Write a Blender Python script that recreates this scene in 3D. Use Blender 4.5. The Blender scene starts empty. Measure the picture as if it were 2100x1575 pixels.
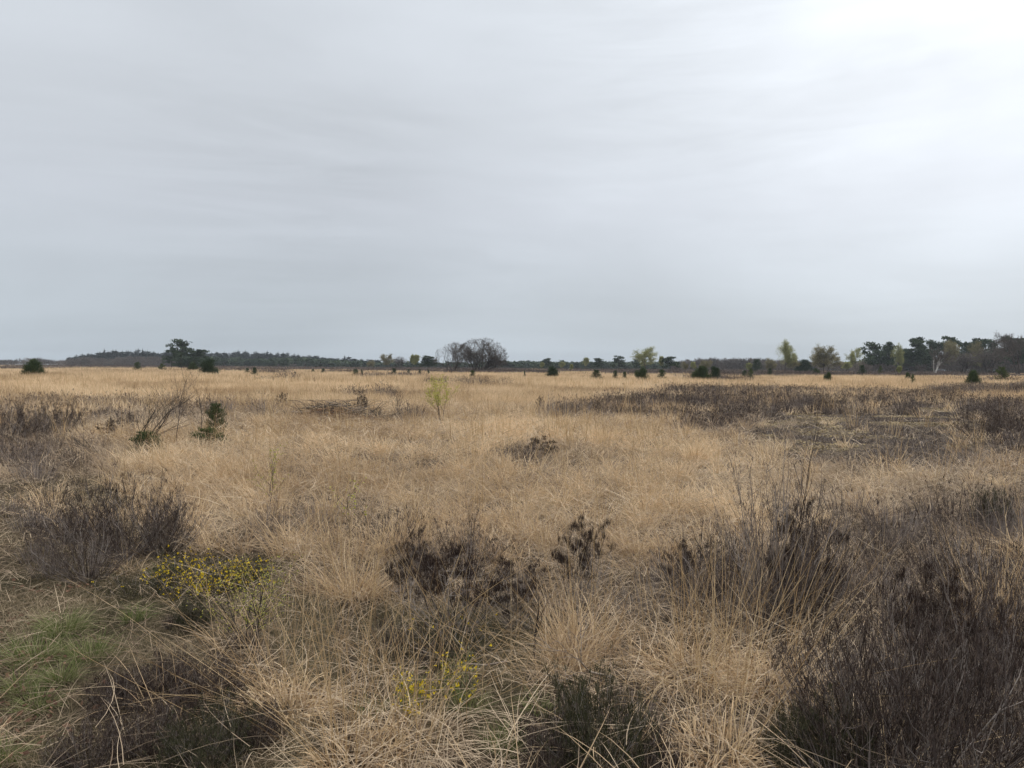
import bpy, math, random
import numpy as np
from mathutils import Matrix, Vector

R = math.radians
SC = bpy.context.scene
COL = SC.collection
rs = np.random.RandomState(11)

# ------------------------------------------------------------------ camera
F = 1550.0; W0, H0 = 2100.0, 1575.0; CH = 1.6
cam_d = bpy.data.cameras.new('camera'); cam = bpy.data.objects.new('camera', cam_d); COL.objects.link(cam)
cam_d.sensor_width = 36; cam_d.lens = 36 * F / W0; cam_d.clip_start = .05; cam_d.clip_end = 20000
RM = Matrix.Rotation(R(90 - 1.29), 4, 'X') @ Matrix.Rotation(R(.41), 4, 'Z')
cam.matrix_world = Matrix.Translation((0, 0, CH)) @ RM
SC.camera = cam
RN = np.array(RM.to_3x3())

def yhor(px): return 745.2 + 15.0 * px / 2100
def ground_at(px, py, z=0.0):
    d = RN @ np.array([(px - W0/2)/F, -(py - H0/2)/F, -1.0])
    t = (z - CH) / d[2]
    return d[0]*t, d[1]*t
def at_dist(px, d):
    v = RN @ np.array([(px - W0/2)/F, -(yhor(px) - H0/2)/F, -1.0])
    return v[0]/v[1]*d, d
def project(X, Y, Z=0.0):
    P = np.stack([X, Y, np.zeros_like(X) + Z - CH], -1) @ RN
    w = np.maximum(-P[..., 2], 1e-3)
    return P[..., 0]/w*F + W0/2, -P[..., 1]/w*F + H0/2

# ------------------------------------------------------------------ noise and terrain
_tab = np.random.RandomState(5).rand(256, 256)
def vnoise(x, y):
    xi = np.floor(x).astype(int); yi = np.floor(y).astype(int)
    fx = x - xi; fy = y - yi
    fx = fx*fx*(3-2*fx); fy = fy*fy*(3-2*fy)
    a = _tab[xi & 255, yi & 255]; b = _tab[(xi+1) & 255, yi & 255]
    c = _tab[xi & 255, (yi+1) & 255]; d = _tab[(xi+1) & 255, (yi+1) & 255]
    return (a*(1-fx)+b*fx)*(1-fy) + (c*(1-fx)+d*fx)*fy
def fbm(x, y, o=3):
    s = 0; a = 1; t = 0
    for k in range(o):
        s = s + a*vnoise(x*2**k + 17.3*k, y*2**k + 9.1*k); t += a; a *= .5
    return s/t
def gz(X, Y):
    X = np.asarray(X, float); Y = np.asarray(Y, float)
    d = np.hypot(X, Y)
    z = .16*(fbm(X*.35+40, Y*.35+40, 2)-.5) + .05*(vnoise(X*2.2+7, Y*2.2+3)-.5)
    z = z + .5*(fbm(X*.03+11, Y*.03+5, 2)-.5)*np.clip((d-12)/30, 0, 1)
    return z*np.clip(1.3 - d/260, .15, 1)

# ------------------------------------------------------------------ vegetation zones (0..1 weights on the ground)
def blob(px, py, cx, cy, rx, ry, p=4):
    return np.clip(1.7 - ((np.abs(px-cx)/rx)**p + (np.abs(py-cy)/ry)**p)*1.2, 0, 1)
HZ = [(40, 960, 150, 34, .8), (90, 1080, 120, 40, .7), (1960, 832, 190, 9), (1720, 842, 170, 10), (1480, 880, 90, 14, .8), (1860, 985, 180, 26, .75), (2080, 940, 90, 30, .8), (900, 1390, 120, 50, .6), (450, 1330, 120, 60, .6), (1900, 1150, 270, 80, .75), (1600, 1230, 230, 70, .8), (1400, 1230, 140, 55, .7), (2040, 1010, 130, 55, .7), (1850, 1760, 420, 150), (350, 1720, 260, 120, .8), (1230, 1700, 160, 90, .8), (700, 1110, 150, 18, .5), (30, 1130, 110, 60, .6), (980, 1210, 130, 40, .6),  # heather mass, some foreground patches added to stand in for vignette darkening: centre x, y, half width, half height in the picture, projected onto the ground
    (1230, 850, 130, 10), (1420, 842, 150, 26), (1640, 828, 200, 22), (1830, 815, 150, 14), (1330, 826, 110, 14),
    (2060, 800, 160, 9), (1550, 806, 200, 9), (1740, 769, 300, 5), (1450, 766, 220, 2.2), (1150, 761.5, 420, 1.3), (760, 757.5, 300, 1.2), (300, 752.5, 300, 1.2), (2060, 876, 100, 34), (1500, 868, 60, 16),
    (40, 900, 80, 42, .62), (120, 878, 60, 30, .62), (60, 985, 130, 30, .62), (150, 838, 130, 10, .62), (330, 842, 110, 10, .62), (230, 868, 50, 18),
    (640, 846, 110, 8, .3), (470, 858, 90, 10, .62), (820, 858, 60, 5, .62), (1080, 946, 60, 10),
    (240, 1110, 120, 50), (1900, 1500, 170, 70), 
    (350, 1480, 210, 110), (1240, 1540, 150, 60), (2070, 1200, 60, 60), (1430, 1200, 90, 60), (620, 1110, 60, 20, .62), (760, 812, 60, 3)]
LZ = [(1850, 895, 310, 42), (940, 1440, 110, 60), (640, 1370, 70, 50), (1800, 925, 200, 32), (250, 1760, 420, 200), (60, 1040, 200, 60), (120, 1180, 260, 140), (300, 1570, 330, 110), (1980, 880, 140, 24),   # low open ground: cropped heath, moss, short turf; some near patches added to imitate the dim lower frame
    (1760, 872, 260, 38), (1980, 912, 130, 12), (2060, 828, 110, 6), (1900, 862, 150, 25),
    (120, 1260, 260, 190), (80, 1070, 150, 60), (250, 1230, 130, 60), (60, 1480, 160, 110), (230, 1560, 330, 70), (1010, 1500, 110, 70), (250, 1350, 200, 100), (930, 1340, 190, 95), (470, 1250, 130, 90), (640, 1290, 70, 60)]
GZ = [(1900, 1075, 280, 95), (1680, 990, 150, 40), (70, 960, 180, 70), (1640, 1200, 200, 90), (1960, 1230, 200, 70), (1130, 930, 90, 22), (1560, 900, 90, 40), (300, 870, 200, 20)]  # greyer weathered grass
def zones(X, Y):
    px, py = project(X, Y)
    d = np.hypot(X, Y)
    w1 = (fbm(X*.9+3, Y*.9, 3)-.5)*2; w2 = (fbm(X*.9+60, Y*.9+20, 3)-.5)*2
    sc = 400/np.maximum(d, 2)**.9
    px = px + w1*sc*.5; py = py + w2*np.minimum(sc*.25, (py-750)*.25)
    h = np.zeros_like(px); l = np.zeros_like(px)
    for z in HZ: h = np.maximum(h, blob(px, py, *z[:4])*(z[4] if len(z) > 4 else 1))
    h = h*np.clip(.35+2.2*(fbm(X*.55+14, Y*.55+77, 3)-.28), .2, 1)
    for z in LZ: l = np.maximum(l, blob(px, py, *z))
    # scattered heather patches through the far grass
    pn = fbm(X*.045+90, Y*.045*.45+31, 3)
    h = np.maximum(h, np.clip((pn-.60)*9, 0, 1)*np.clip((d-45)/30, 0, 1)*.9)
    rp = fbm(X*.35+10, Y*.35+80, 3)
    h = np.maximum(h, np.clip((rp-.60)*8, 0, 1)*np.clip((px-1560)/200, 0, 1)*np.clip((py-900)/60, 0, 1)*.8)
    return h, l*(1-h)
def greyzone(X, Y):
    px, py = project(X, Y); d = np.hypot(X, Y); s_ = 400/np.maximum(d, 2)**.9
    px = px+(fbm(X*.8+33, Y*.8, 3)-.5)*s_; py = py+(fbm(X*.8+3, Y*.8+50, 3)-.5)*s_*.4
    q = np.zeros_like(px)
    for z in GZ: q = np.maximum(q, blob(px, py, *z, p=2))
    return q

# ------------------------------------------------------------------ mesh building
class Geo:
    def __init__(s): s.V = []; s.T = []; s.Q = []; s.A = []; s.n = 0
    def add(s, V, T=None, Q=None, A=None):
        V = np.asarray(V, np.float32).reshape(-1, 3)
        if T is not None and len(T): s.T.append(np.asarray(T, np.int32).reshape(-1, 3) + s.n)
        if Q is not None and len(Q): s.Q.append(np.asarray(Q, np.int32).reshape(-1, 4) + s.n)
        s.A.append(np.broadcast_to(np.asarray(.5 if A is None else A, np.float32), (len(V),)).copy())
        s.V.append(V); s.n += len(V)
    def mesh(s, name, mat):
        me = bpy.data.meshes.new(name)
        V = np.concatenate(s.V); A = np.concatenate(s.A)
        T = np.concatenate(s.T) if s.T else np.zeros((0, 3), np.int32)
        Q = np.concatenate(s.Q) if s.Q else np.zeros((0, 4), np.int32)
        me.vertices.add(len(V)); me.vertices.foreach_set('co', V.ravel())
        L = np.concatenate([T.ravel(), Q.ravel()])
        me.loops.add(len(L)); me.loops.foreach_set('vertex_index', L)
        me.polygons.add(len(T)+len(Q))
        st = np.concatenate([np.arange(len(T))*3, len(T)*3 + np.arange(len(Q))*4]).astype(np.int32)
        me.polygons.foreach_set('loop_start', st)
        me.update(calc_edges=True)
        at = me.attributes.new('rnd', 'FLOAT', 'POINT'); at.data.foreach_set('value', A)
        me.materials.append(mat)
        return me
    def obj(s, name, mat, parent=None):
        o = bpy.data.objects.new(name, s.mesh(name, mat)); COL.objects.link(o)
        if parent: o.parent = parent
        return o

def blades(g, P, az, th0, th1, L, Wd, rnd, n=3, twist=None, taper=.75, drift=.5):
    """curved tapering ribbons; th = angle from the vertical at root and tip"""
    N = len(P); P = np.asarray(P, float)
    az, th0, th1, L, Wd, rnd = [np.broadcast_to(np.asarray(a, float), (N,)) for a in (az, th0, th1, L, Wd, rnd)]
    da = rs.normal(0, drift, N)/n
    ta = az + np.pi/2 + (rs.uniform(-1.2, 1.2, N) if twist is None else twist)
    S = np.stack([np.cos(ta), np.sin(ta), rs.uniform(-.3, .3, N)], -1)
    p = P.copy(); rows = []
    for k in range(n+1):
        u = k/n
        w = (Wd*.5*(1 - taper*u**1.6))[:, None]
        if k < n: rows += [p - S*w, p + S*w]
        else: rows += [p]
        th = th0 + (th1-th0)*((k+.5)/n); H = np.stack([np.cos(az+da*k), np.sin(az+da*k), np.zeros(N)], -1)
        p = p + (H*np.sin(th)[:, None] + np.array([0, 0, 1.])*np.cos(th)[:, None])*(L/n)[:, None]
    V = np.stack(rows, 1); m = 2*n+1
    b = (np.arange(N)*m)[:, None]
    Q = np.concatenate([b + np.array([2*k, 2*k+1, 2*k+3, 2*k+2]) for k in range(n-1)]) if n > 1 else None
    T = b + np.array([2*n-2, 2*n-1, 2*n])
    g.add(V.reshape(-1, 3), T, Q, np.repeat(rnd, m))

def tubes(g, P0, P1, r0, r1, rnd, sides=3):
    P0 = np.asarray(P0, float).reshape(-1, 3); P1 = np.asarray(P1, float).reshape(-1, 3); N = len(P0)
    if not N: return
    r0 = np.broadcast_to(np.asarray(r0, float), (N,)); r1 = np.broadcast_to(np.asarray(r1, float), (N,))
    rnd = np.broadcast_to(np.asarray(rnd, float), (N,))
    D = P1-P0; D = D/np.maximum(np.linalg.norm(D, axis=1), 1e-6)[:, None]
    ref = np.where(np.abs(D[:, 2:3]) > .9, np.array([[1., 0, 0]]), np.array([[0, 0, 1.]]))
    A = np.cross(D, ref); A /= np.linalg.norm(A, axis=1)[:, None]; B = np.cross(D, A)
    V = []
    for (P, r) in ((P0, r0), (P1, r1)):
        for k in range(sides):
            a = 2*math.pi*k/sides
            V.append(P + (A*math.cos(a)+B*math.sin(a))*r[:, None])
    V = np.stack(V, 1); b = (np.arange(N)*2*sides)[:, None]
    Q = np.concatenate([b + np.array([k, (k+1) % sides, sides+(k+1) % sides, sides+k]) for k in range(sides)])
    g.add(V.reshape(-1, 3), None, Q, np.repeat(rnd, 2*sides))

def flakes(g, C, size, rnd, rng, flat=0.0, tri=False):
    """small randomly turned leaf faces"""
    N = len(C)
    if not N: return
    n = rng.normal(size=(N, 3)); n[:, 2] += flat*np.sign(n[:, 2]+1e-6)*2; n /= np.linalg.norm(n, axis=1)[:, None]
    a = np.cross(n, rng.normal(size=(N, 3))); a /= np.linalg.norm(a, axis=1)[:, None]; b = np.cross(n, a)
    s = (np.broadcast_to(np.asarray(size, float), (N,))*rng.uniform(.6, 1.3, N))[:, None]
    if tri:
        V = np.stack([C-a*s*.5-b*s*.3, C+a*s*.5-b*s*.3, C+b*s*.7], 1); m = 3
        g.add(V.reshape(-1, 3), (np.arange(N)*3)[:, None]+np.arange(3), None, np.repeat(np.broadcast_to(rnd, (N,)), 3))
    else:
        V = np.stack([C-b*s*.55, C+a*s*.32, C+b*s*.55, C-a*s*.32], 1)
        g.add(V.reshape(-1, 3), None, (np.arange(N)*4)[:, None]+np.arange(4), np.repeat(np.broadcast_to(rnd, (N,)), 4))

# ------------------------------------------------------------------ materials
def veg_mat(name, cols, transl=.3, rough=.75, spec=.15):
    m = bpy.data.materials.new(name); m.use_nodes = True; nt = m.node_tree; nt.nodes.clear()
    out = nt.nodes.new('ShaderNodeOutputMaterial')
    at = nt.nodes.new('ShaderNodeAttribute'); at.attribute_name = 'rnd'
    rp = nt.nodes.new('ShaderNodeValToRGB'); nt.links.new(at.outputs['Fac'], rp.inputs[0])
    e = rp.color_ramp.elements
    while len(e) < len(cols): e.new(.5)
    for k, c in enumerate(cols):
        e[k].position = k/(len(cols)-1); e[k].color = (*c, 1)
    pb = nt.nodes.new('ShaderNodeBsdfPrincipled'); pb.inputs['Roughness'].default_value = rough
    pb.inputs['Specular IOR Level'].default_value = spec
    nt.links.new(rp.outputs[0], pb.inputs['Base Color'])
    last = pb.outputs[0]
    if transl:
        tr = nt.nodes.new('ShaderNodeBsdfTranslucent'); nt.links.new(rp.outputs[0], tr.inputs[0])
        mx = nt.nodes.new('ShaderNodeMixShader'); mx.inputs[0].default_value = transl
        nt.links.new(pb.outputs[0], mx.inputs[1]); nt.links.new(tr.outputs[0], mx.inputs[2]); last = mx.outputs[0]
    nt.links.new(last, out.inputs[0])
    return m

M = {}
M['straw'] = veg_mat('dry_straw', [(.09, .058, .033), (.37, .255, .148), (.64, .475, .295), (.86, .68, .455), (.65, .44, .24)], .22)
M['straw_grey'] = veg_mat('weathered_straw', [(.09, .062, .043), (.27, .20, .138), (.48, .375, .262), (.73, .59, .42)], .2)
M['straw_gold'] = veg_mat('golden_stalk', [(.34, .22, .11), (.54, .385, .21), (.68, .52, .32)], .2)
M['green'] = veg_mat('fresh_grass', [(.05, .085, .02), (.11, .15, .04), (.23, .24, .10), (.42, .38, .23)], .3)
M['turf'] = veg_mat('short_turf', [(.055, .05, .027), (.15, .12, .07), (.30, .235, .15), (.50, .41, .28)], .2)
M['heather'] = veg_mat('heather_twig', [(.03, .022, .019), (.10, .078, .07), (.21, .178, .16), (.44, .385, .345)], .05)
M['heather_tip'] = veg_mat('heather_shoot', [(.02, .014, .012), (.045, .031, .026), (.085, .062, .052), (.15, .115, .095), (.34, .27, .19)], .1)
M['heather_green'] = veg_mat('heather_green_shoot', [(.018, .022, .010), (.04, .045, .02), (.085, .08, .045), (.13, .11, .075)], .1)
M['heather_dark'] = veg_mat('dusky_heather_shoot', [(.018, .012, .010), (.036, .025, .021), (.065, .046, .038), (.11, .083, .068), (.26, .2, .15)], .1)
M['burnt'] = veg_mat('dark_heather_shoot', [(.02, .013, .011), (.042, .027, .022), (.08, .055, .044)], .05)
M['bark'] = veg_mat('grey_bark', [(.035, .03, .027), (.07, .06, .052), (.12, .105, .09)], 0)
M['twig'] = veg_mat('dark_twig', [(.03, .024, .021), (.06, .048, .042), (.10, .083, .072)], 0)
M['deadwood'] = veg_mat('bleached_wood', [(.12, .09, .07), (.26, .21, .17), (.40, .34, .28)], 0)
M['crown_twig'] = veg_mat('brown_crown_twigs', [(.05, .042, .036), (.095, .078, .066), (.15, .125, .105)], 0)
M['birchbark'] = veg_mat('white_birch_bark', [(.30, .28, .26), (.48, .46, .43), (.60, .58, .55)], 0)
M['pine'] = veg_mat('pine_needles', [(.018, .03, .018), (.034, .054, .028), (.058, .084, .042), (.09, .12, .058)], .15)
M['pine_y'] = veg_mat('yellowish_needles', [(.03, .05, .018), (.07, .095, .03), (.14, .16, .055)], .2)
M['juniper'] = veg_mat('juniper_needles', [(.025, .042, .02), (.055, .08, .032), (.11, .14, .055)], .2)
M['birchleaf'] = veg_mat('spring_birch_leaves', [(.16, .17, .07), (.28, .29, .12), (.42, .42, .18)], .4)
M['budleaf'] = veg_mat('olive_bud_leaves', [(.11, .105, .055), (.20, .18, .09), (.31, .27, .14)], .35)
M['limeleaf'] = veg_mat('lime_leaves', [(.28, .27, .05), (.42, .41, .08), (.56, .54, .16)], .4)
M['greyhaze'] = veg_mat('bare_crown_twigs', [(.06, .052, .046), (.115, .098, .086), (.18, .15, .125)], .1)
M['spruce'] = veg_mat('spruce_needles', [(.012, .02, .016), (.02, .032, .024), (.035, .05, .035)], .1)
M['flower'] = veg_mat('yellow_petals', [(.62, .42, .01), (.80, .58, .02), (.85, .68, .06)], .3)
M['moss'] = veg_mat('yellow_moss', [(.12, .09, .05), (.24, .185, .095), (.40, .31, .16)], .1)
M['oakleaf'] = veg_mat('fallen_leaves', [(.07, .036, .024), (.14, .075, .048), (.24, .145, .095)], .15)
M['bracken'] = veg_mat('dead_bracken', [(.11, .06, .035), (.22, .12, .065), (.33, .2, .12)], .2)
M['haylitter'] = M['straw_grey']

def ground_mat():
    m = bpy.data.materials.new('heath_soil'); m.use_nodes = True; nt = m.node_tree
    pb = nt.nodes['Principled BSDF']; pb.inputs['Roughness'].default_value = .95; pb.inputs['Specular IOR Level'].default_value = .1
    ge = nt.nodes.new('ShaderNodeNewGeometry')
    def noise(s, d=6):
        t = nt.nodes.new('ShaderNodeTexNoise'); t.inputs['Scale'].default_value = s; t.inputs['Detail'].default_value = d
        nt.links.new(ge.outputs['Position'], t.inputs['Vector']); return t.outputs['Fac']
    def ramp(src, stops):
        r = nt.nodes.new('ShaderNodeValToRGB'); e = r.color_ramp.elements
        while len(e) < len(stops): e.new(.5)
        for k, (p, c) in enumerate(stops): e[k].position = p; e[k].color = (*c, 1)
        nt.links.new(src, r.inputs[0]); return r.outputs[0]
    litter = ramp(noise(55, 10), [(.30, (.018, .013, .009)), (.5, (.06, .043, .029)), (.72, (.18, .13, .085))])
    moss = ramp(noise(14, 8), [(.35, (.03, .03, .016)), (.7, (.11, .10, .05))])
    grass = ramp(noise(.05, 8), [(.35, (.14, .105, .085)), (.5, (.27, .205, .14)), (.7, (.36, .27, .18))])
    a = nt.nodes.new('ShaderNodeAttribute'); a.attribute_name = 'low'
    b = nt.nodes.new('ShaderNodeAttribute'); b.attribute_name = 'far'
    def mix(f, x, y):
        n = nt.nodes.new('ShaderNodeMix'); n.data_type = 'RGBA'
        nt.links.new(f, n.inputs[0]); nt.links.new(x, n.inputs[6]); nt.links.new(y, n.inputs[7]); return n.outputs[2]
    mm = nt.nodes.new('ShaderNodeMath'); mm.operation = 'MULTIPLY'
    nt.links.new(a.outputs['Fac'], mm.inputs[0]); nt.links.new(noise(1.7, 4), mm.inputs[1])
    c = mix(mm.outputs[0], litter, moss); c = mix(b.outputs['Fac'], c, grass)
    nt.links.new(c, pb.inputs['Base Color'])
    bp = nt.nodes.new('ShaderNodeBump'); bp.inputs['Strength'].default_value = .6; bp.inputs['Distance'].default_value = .02
    nt.links.new(noise(60, 8), bp.inputs['Height']); nt.links.new(bp.outputs[0], pb.inputs['Normal'])
    return m

# ------------------------------------------------------------------ tagging
def tag(o, label=None, cat=None, group=None, kind=None):
    if label: o['label'] = label
    if cat: o['category'] = cat
    if group: o['group'] = group
    if kind: o['kind'] = kind
    return o
def empty(name, loc, rz=0, sc=(1, 1, 1)):
    o = bpy.data.objects.new(name, None); COL.objects.link(o); o.empty_display_size = .2
    o.location = loc; o.rotation_euler = (0, 0, rz); o.scale = sc
    return o
def copy_tree(src, loc, rz=0, sc=(1, 1, 1)):
    r = src.copy(); COL.objects.link(r); r.location = loc; r.rotation_euler = (0, 0, rz); r.scale = sc
    for ch in src.children:
        c = ch.copy(); COL.objects.link(c); c.parent = r
    return r

# ------------------------------------------------------------------ ground sheet
def build_ground():
    nr, na = 230, 420
    rad = .25*(1700/.25)**(np.arange(nr)/(nr-1)); ang = np.arange(na)/na*2*math.pi
    X = np.outer(rad, np.cos(ang)); Y = np.outer(rad, np.sin(ang)); Z = gz(X, Y)
    V = np.concatenate([[[0, 0, gz(0, 0)]], np.stack([X, Y, Z], -1).reshape(-1, 3)])
    i = np.arange(nr-1)[:, None]*na; j = np.arange(na)[None]; j2 = (j+1) % na
    Q = np.stack([i+j, i+na+j, i+na+j2, i+j2], -1).reshape(-1, 4)+1
    T = np.stack([np.zeros(na, int), 1+np.arange(na), 1+(np.arange(na)+1) % na], -1)
    g = Geo(); g.add(V, T, Q)
    o = g.obj('ground', ground_mat()); tag(o, kind='structure')
    h, l = zones(V[:, 0], np.maximum(V[:, 1], .1))
    ok = (V[:, 1] > .5)
    a = o.data.attributes.new('low', 'FLOAT', 'POINT'); a.data.foreach_set('value', (l*ok*(V[:, 0] < V[:, 1]*.15)).astype(np.float32))
    dd = np.hypot(V[:, 0], V[:, 1])
    a = o.data.attributes.new('far', 'FLOAT', 'POINT')
    a.data.foreach_set('value', (np.clip((dd-14)/40, 0, 1)*(1-.75*h*ok)*(1-.8*l*ok)).astype(np.float32))
    o.data.shade_smooth()
build_ground()

def scatter(d0, d1, dens, margin=1.22):
    """uniform random points on the ground in the wedge the camera looks over (and a margin)"""
    half = .69*margin
    A = half*(d1*d1-d0*d0); n = int(A*dens)
    Y = np.sqrt(rs.uniform(d0*d0, d1*d1, n)); X = rs.uniform(-half, half, n)*Y
    return X, Y

# ------------------------------------------------------------------ the dry grass
def tussocks(g, d0, d1, cdens, nb, spread, L, Wd, n, zonef, lean=(.1, .75), curl=(.3, 1.5), wind=.35, rc=.5):
    X, Y = scatter(d0, d1, cdens)
    h, l = zones(X, Y); w = zonef(h, l, X, Y)
    k = rs.rand(len(X)) < w; X, Y, w = X[k], Y[k], w[k]
    N = len(X)
    cr = rs.rand(N); cl = rs.uniform(.65, 1.3, N)*(.75+.5*fbm(X*.4+5, Y*.4+9, 2)); csh = rs.uniform(.6, 1.4, N)
    cnt = nb
    ids = np.repeat(np.arange(N), cnt); B = len(ids)
    a = rs.uniform(0, 2*math.pi, B); r = spread*np.sqrt(rs.rand(B))*csh[ids]
    x = X[ids]+np.cos(a)*r; y = Y[ids]+np.sin(a)*r
    z = gz(x, y)-.01
    az = a + rs.normal(0, 1.1 if d0 < 12 else .7, B)
    # wind bends the leaves the same way over wide patches
    wa = 2.4 + 1.6*(fbm(X*.12+70, Y*.12+70, 2)-.5)*4
    az = np.arctan2(np.sin(az)*(1-wind)+np.sin(wa[ids])*wind, np.cos(az)*(1-wind)+np.cos(wa[ids])*wind)
    q = rs.rand(B)
    t0 = lean[0]+(lean[1]-lean[0])*q*csh[ids]; t1 = t0 + rs.uniform(curl[0], curl[1], B)
    ln = L*cl[ids]*rs.uniform(.5, 1.2, B)
    pn = fbm(X*.22+33, Y*.22+12, 3)
    rnd = np.clip(.25*rs.rand(B) + rc*cr[ids]*.45 + (pn[ids]-.5)*.9+.28, 0, .97)
    blades(g, np.stack([x, y, z], -1), az, t0, t1, ln, Wd*rs.uniform(.7, 1.35, B), rnd, n)

def gw(h, l, X, Y):   # tall grass weight
    d = np.hypot(X, Y); gap = np.clip((fbm(X*1.6+4, Y*1.6+81, 3)-.41)*6, 0, 1); near = np.clip((9-d)/4, 0, 1)
    return np.clip(1 - h*.75 - l*.97, 0, 1)*(1-near*(1-gap)*.9)*(1-.85*greyzone(X, Y))
def gwg(h, l, X, Y): return np.clip(1 - h*.7 - l*.9, 0, 1)*greyzone(X, Y)
g = Geo()
tussocks(g, 2.3, 6, 11, 56, .12, .40, .0042, 5, gw, (.2, 1.25), (.3, 1.9), .25)
tussocks(g, 6, 11, 12, 62, .14, .40, .006, 4, gw, (.15, 1.15), (.3, 1.7))
tussocks(g, 11, 24, 8, 44, .19, .40, .010, 3, gw, (.1, 1.1), (.3, 1.5))
tussocks(g, 24, 60, 4.0, 24, .30, .46, .020, 2, gw, (.0, .7), (.2, 1.0))
tussocks(g, 60, 160, 1.2, 11, .6, .55, .055, 1, gw, (.0, .3), (.1, .4))
tussocks(g, 160, 560, .16, 9, 2.0, .5, .22, 1, gw, (.0, .25), (.1, .3), rc=.3)
gq = Geo()
tussocks(gq, 2.3, 7, 13, 60, .11, .40, .004, 4, gwg, (.3, 1.2), (.3, 1.3), .5)
tussocks(gq, 7, 13, 11, 50, .14, .42, .0065, 3, gwg, (.3, 1.1), (.3, 1.2), .5)
tussocks(gq, 13, 30, 7, 34, .2, .42, .012, 2, gwg, (.2, 1.0), (.3, 1.2), .5)
oq = gq.obj('grey_grass', M['straw_grey']); tag(oq, 'greyish drooping moor grass mixed between heather', 'grass', kind='stuff')
o = g.obj('dry_grass', M['straw']); tag(o, 'tan dry moor grass covering the open heath', 'grass', kind='stuff')

# thin upright seed stalks standing above the leaves
g = Geo()
def stalks(d0, d1, cdens, nb, Lm, Wd, n):
    X, Y = scatter(d0, d1, cdens); h, l = zones(X, Y)
    k = rs.rand(len(X)) < np.clip(1-h*.6-l*.9, 0, 1)*(1-.6*greyzone(X, Y))*(1-h*.3)*np.clip((vnoise(X*.7+2, Y*.7)-.25)*2.2, 0, 1); X, Y = X[k], Y[k]
    ids = np.repeat(np.arange(len(X)), nb); B = len(ids)
    a = rs.uniform(0, 6.283, B); r = .08*np.sqrt(rs.rand(B))*(1+d0*.05)
    x = X[ids]+np.cos(a)*r; y = Y[ids]+np.sin(a)*r
    blades(g, np.stack([x, y, gz(x, y)], -1), a+rs.normal(0, .5, B), rs.uniform(0, .35, B), rs.uniform(.1, .75, B),
           Lm*rs.uniform(.6, 1.25, B), Wd*rs.uniform(.8, 1.2, B), rs.uniform(0, 1, B), n, taper=.6)
stalks(2.6, 7, 2.2, 12, .85, .0026, 4)
stalks(7, 14, 2.5, 12, .8, .0042, 3)
stalks(14, 35, 1.6, 10, .78, .009, 2)
stalks(35, 90, .5, 8, .8, .022, 1)
o = g.obj('grass_stalks', M['straw_gold']); tag(o, 'thin straw coloured seed stalks rising from the dry grass', 'grass', kind='stuff')

# fallen grass litter between the tussocks
g = Geo()
def litter(d0, d1, dens, L, Wd, n, wf, zoff=.02):
    X, Y = scatter(d0, d1, dens); h, l = zones(X, Y)
    k = rs.rand(len(X)) < wf(h, l); X, Y, = X[k], Y[k]; B = len(X)
    blades(g, np.stack([X, Y, gz(X, Y)+rs.uniform(0, zoff, B)], -1), rs.uniform(0, 6.283, B), rs.uniform(1.0, 1.5, B), rs.uniform(1.3, 1.9, B),
           L*rs.uniform(.5, 1.3, B), Wd*rs.uniform(.7, 1.3, B), np.clip(rs.rand(B)*.6+fbm(X, Y, 2)*.8-.2, 0, 1), n)
litter(2.3, 6, 520, .20, .0036, 3, lambda h, l: 1-.4*l-.5*h, .06)
litter(6, 12, 420, .24, .006, 2, lambda h, l: 1-.6*l-.5*h, .08)
litter(12, 26, 130, .3, .012, 2, lambda h, l: 1-.97*l-.6*h, .10)
litter(26, 60, 22, .4, .03, 1, lambda h, l: 1-.97*l-.6*h, .15)
litter(2.3, 7, 330, .42, .0032, 5, lambda h, l: 1-.9*l-.75*h, .20)
litter(7, 14, 200, .44, .0055, 4, lambda h, l: 1-.9*l-.7*h, .25)
litter(14, 30, 60, .46, .012, 3, lambda h, l: 1-.9*l-.4*h, .28)
o = g.obj('grass_litter', M['straw_grey']); tag(o, 'flattened greyish dead grass lying between the tussocks', 'grass', kind='stuff')

# ------------------------------------------------------------------ short turf, moss and cropped heath
g = Geo()
def turf(d0, d1, dens, L, Wd, n):
    X, Y = scatter(d0, d1, dens); h, l = zones(X, Y); px, py = project(X, Y)
    k = rs.rand(len(X)) < np.clip(l*1.3*(px < 1350)+.12*(px < 900)*(py > 950)+.0, 0, 1); X, Y = X[k], Y[k]; B = len(X)
    pn = fbm(X*1.3+8, Y*1.3, 3)
    blades(g, np.stack([X, Y, gz(X, Y)-.005], -1), rs.uniform(0, 6.283, B), rs.uniform(.2, 1.1, B), rs.uniform(.8, 1.8, B),
           L*rs.uniform(.4, 1.3, B)*(.5+pn), Wd*rs.uniform(.7, 1.3, B), np.clip((pn-.5)*1.6+.45+rs.uniform(-.3, .3, B), 0, 1), n)
turf(2.3, 6, 5200, .085, .0026, 2); turf(6, 14, 1500, .10, .0045, 2)
o = g.obj('short_turf', M['turf']); tag(o, 'short greyish green turf beside the path at the left', 'grass', kind='stuff')

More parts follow.
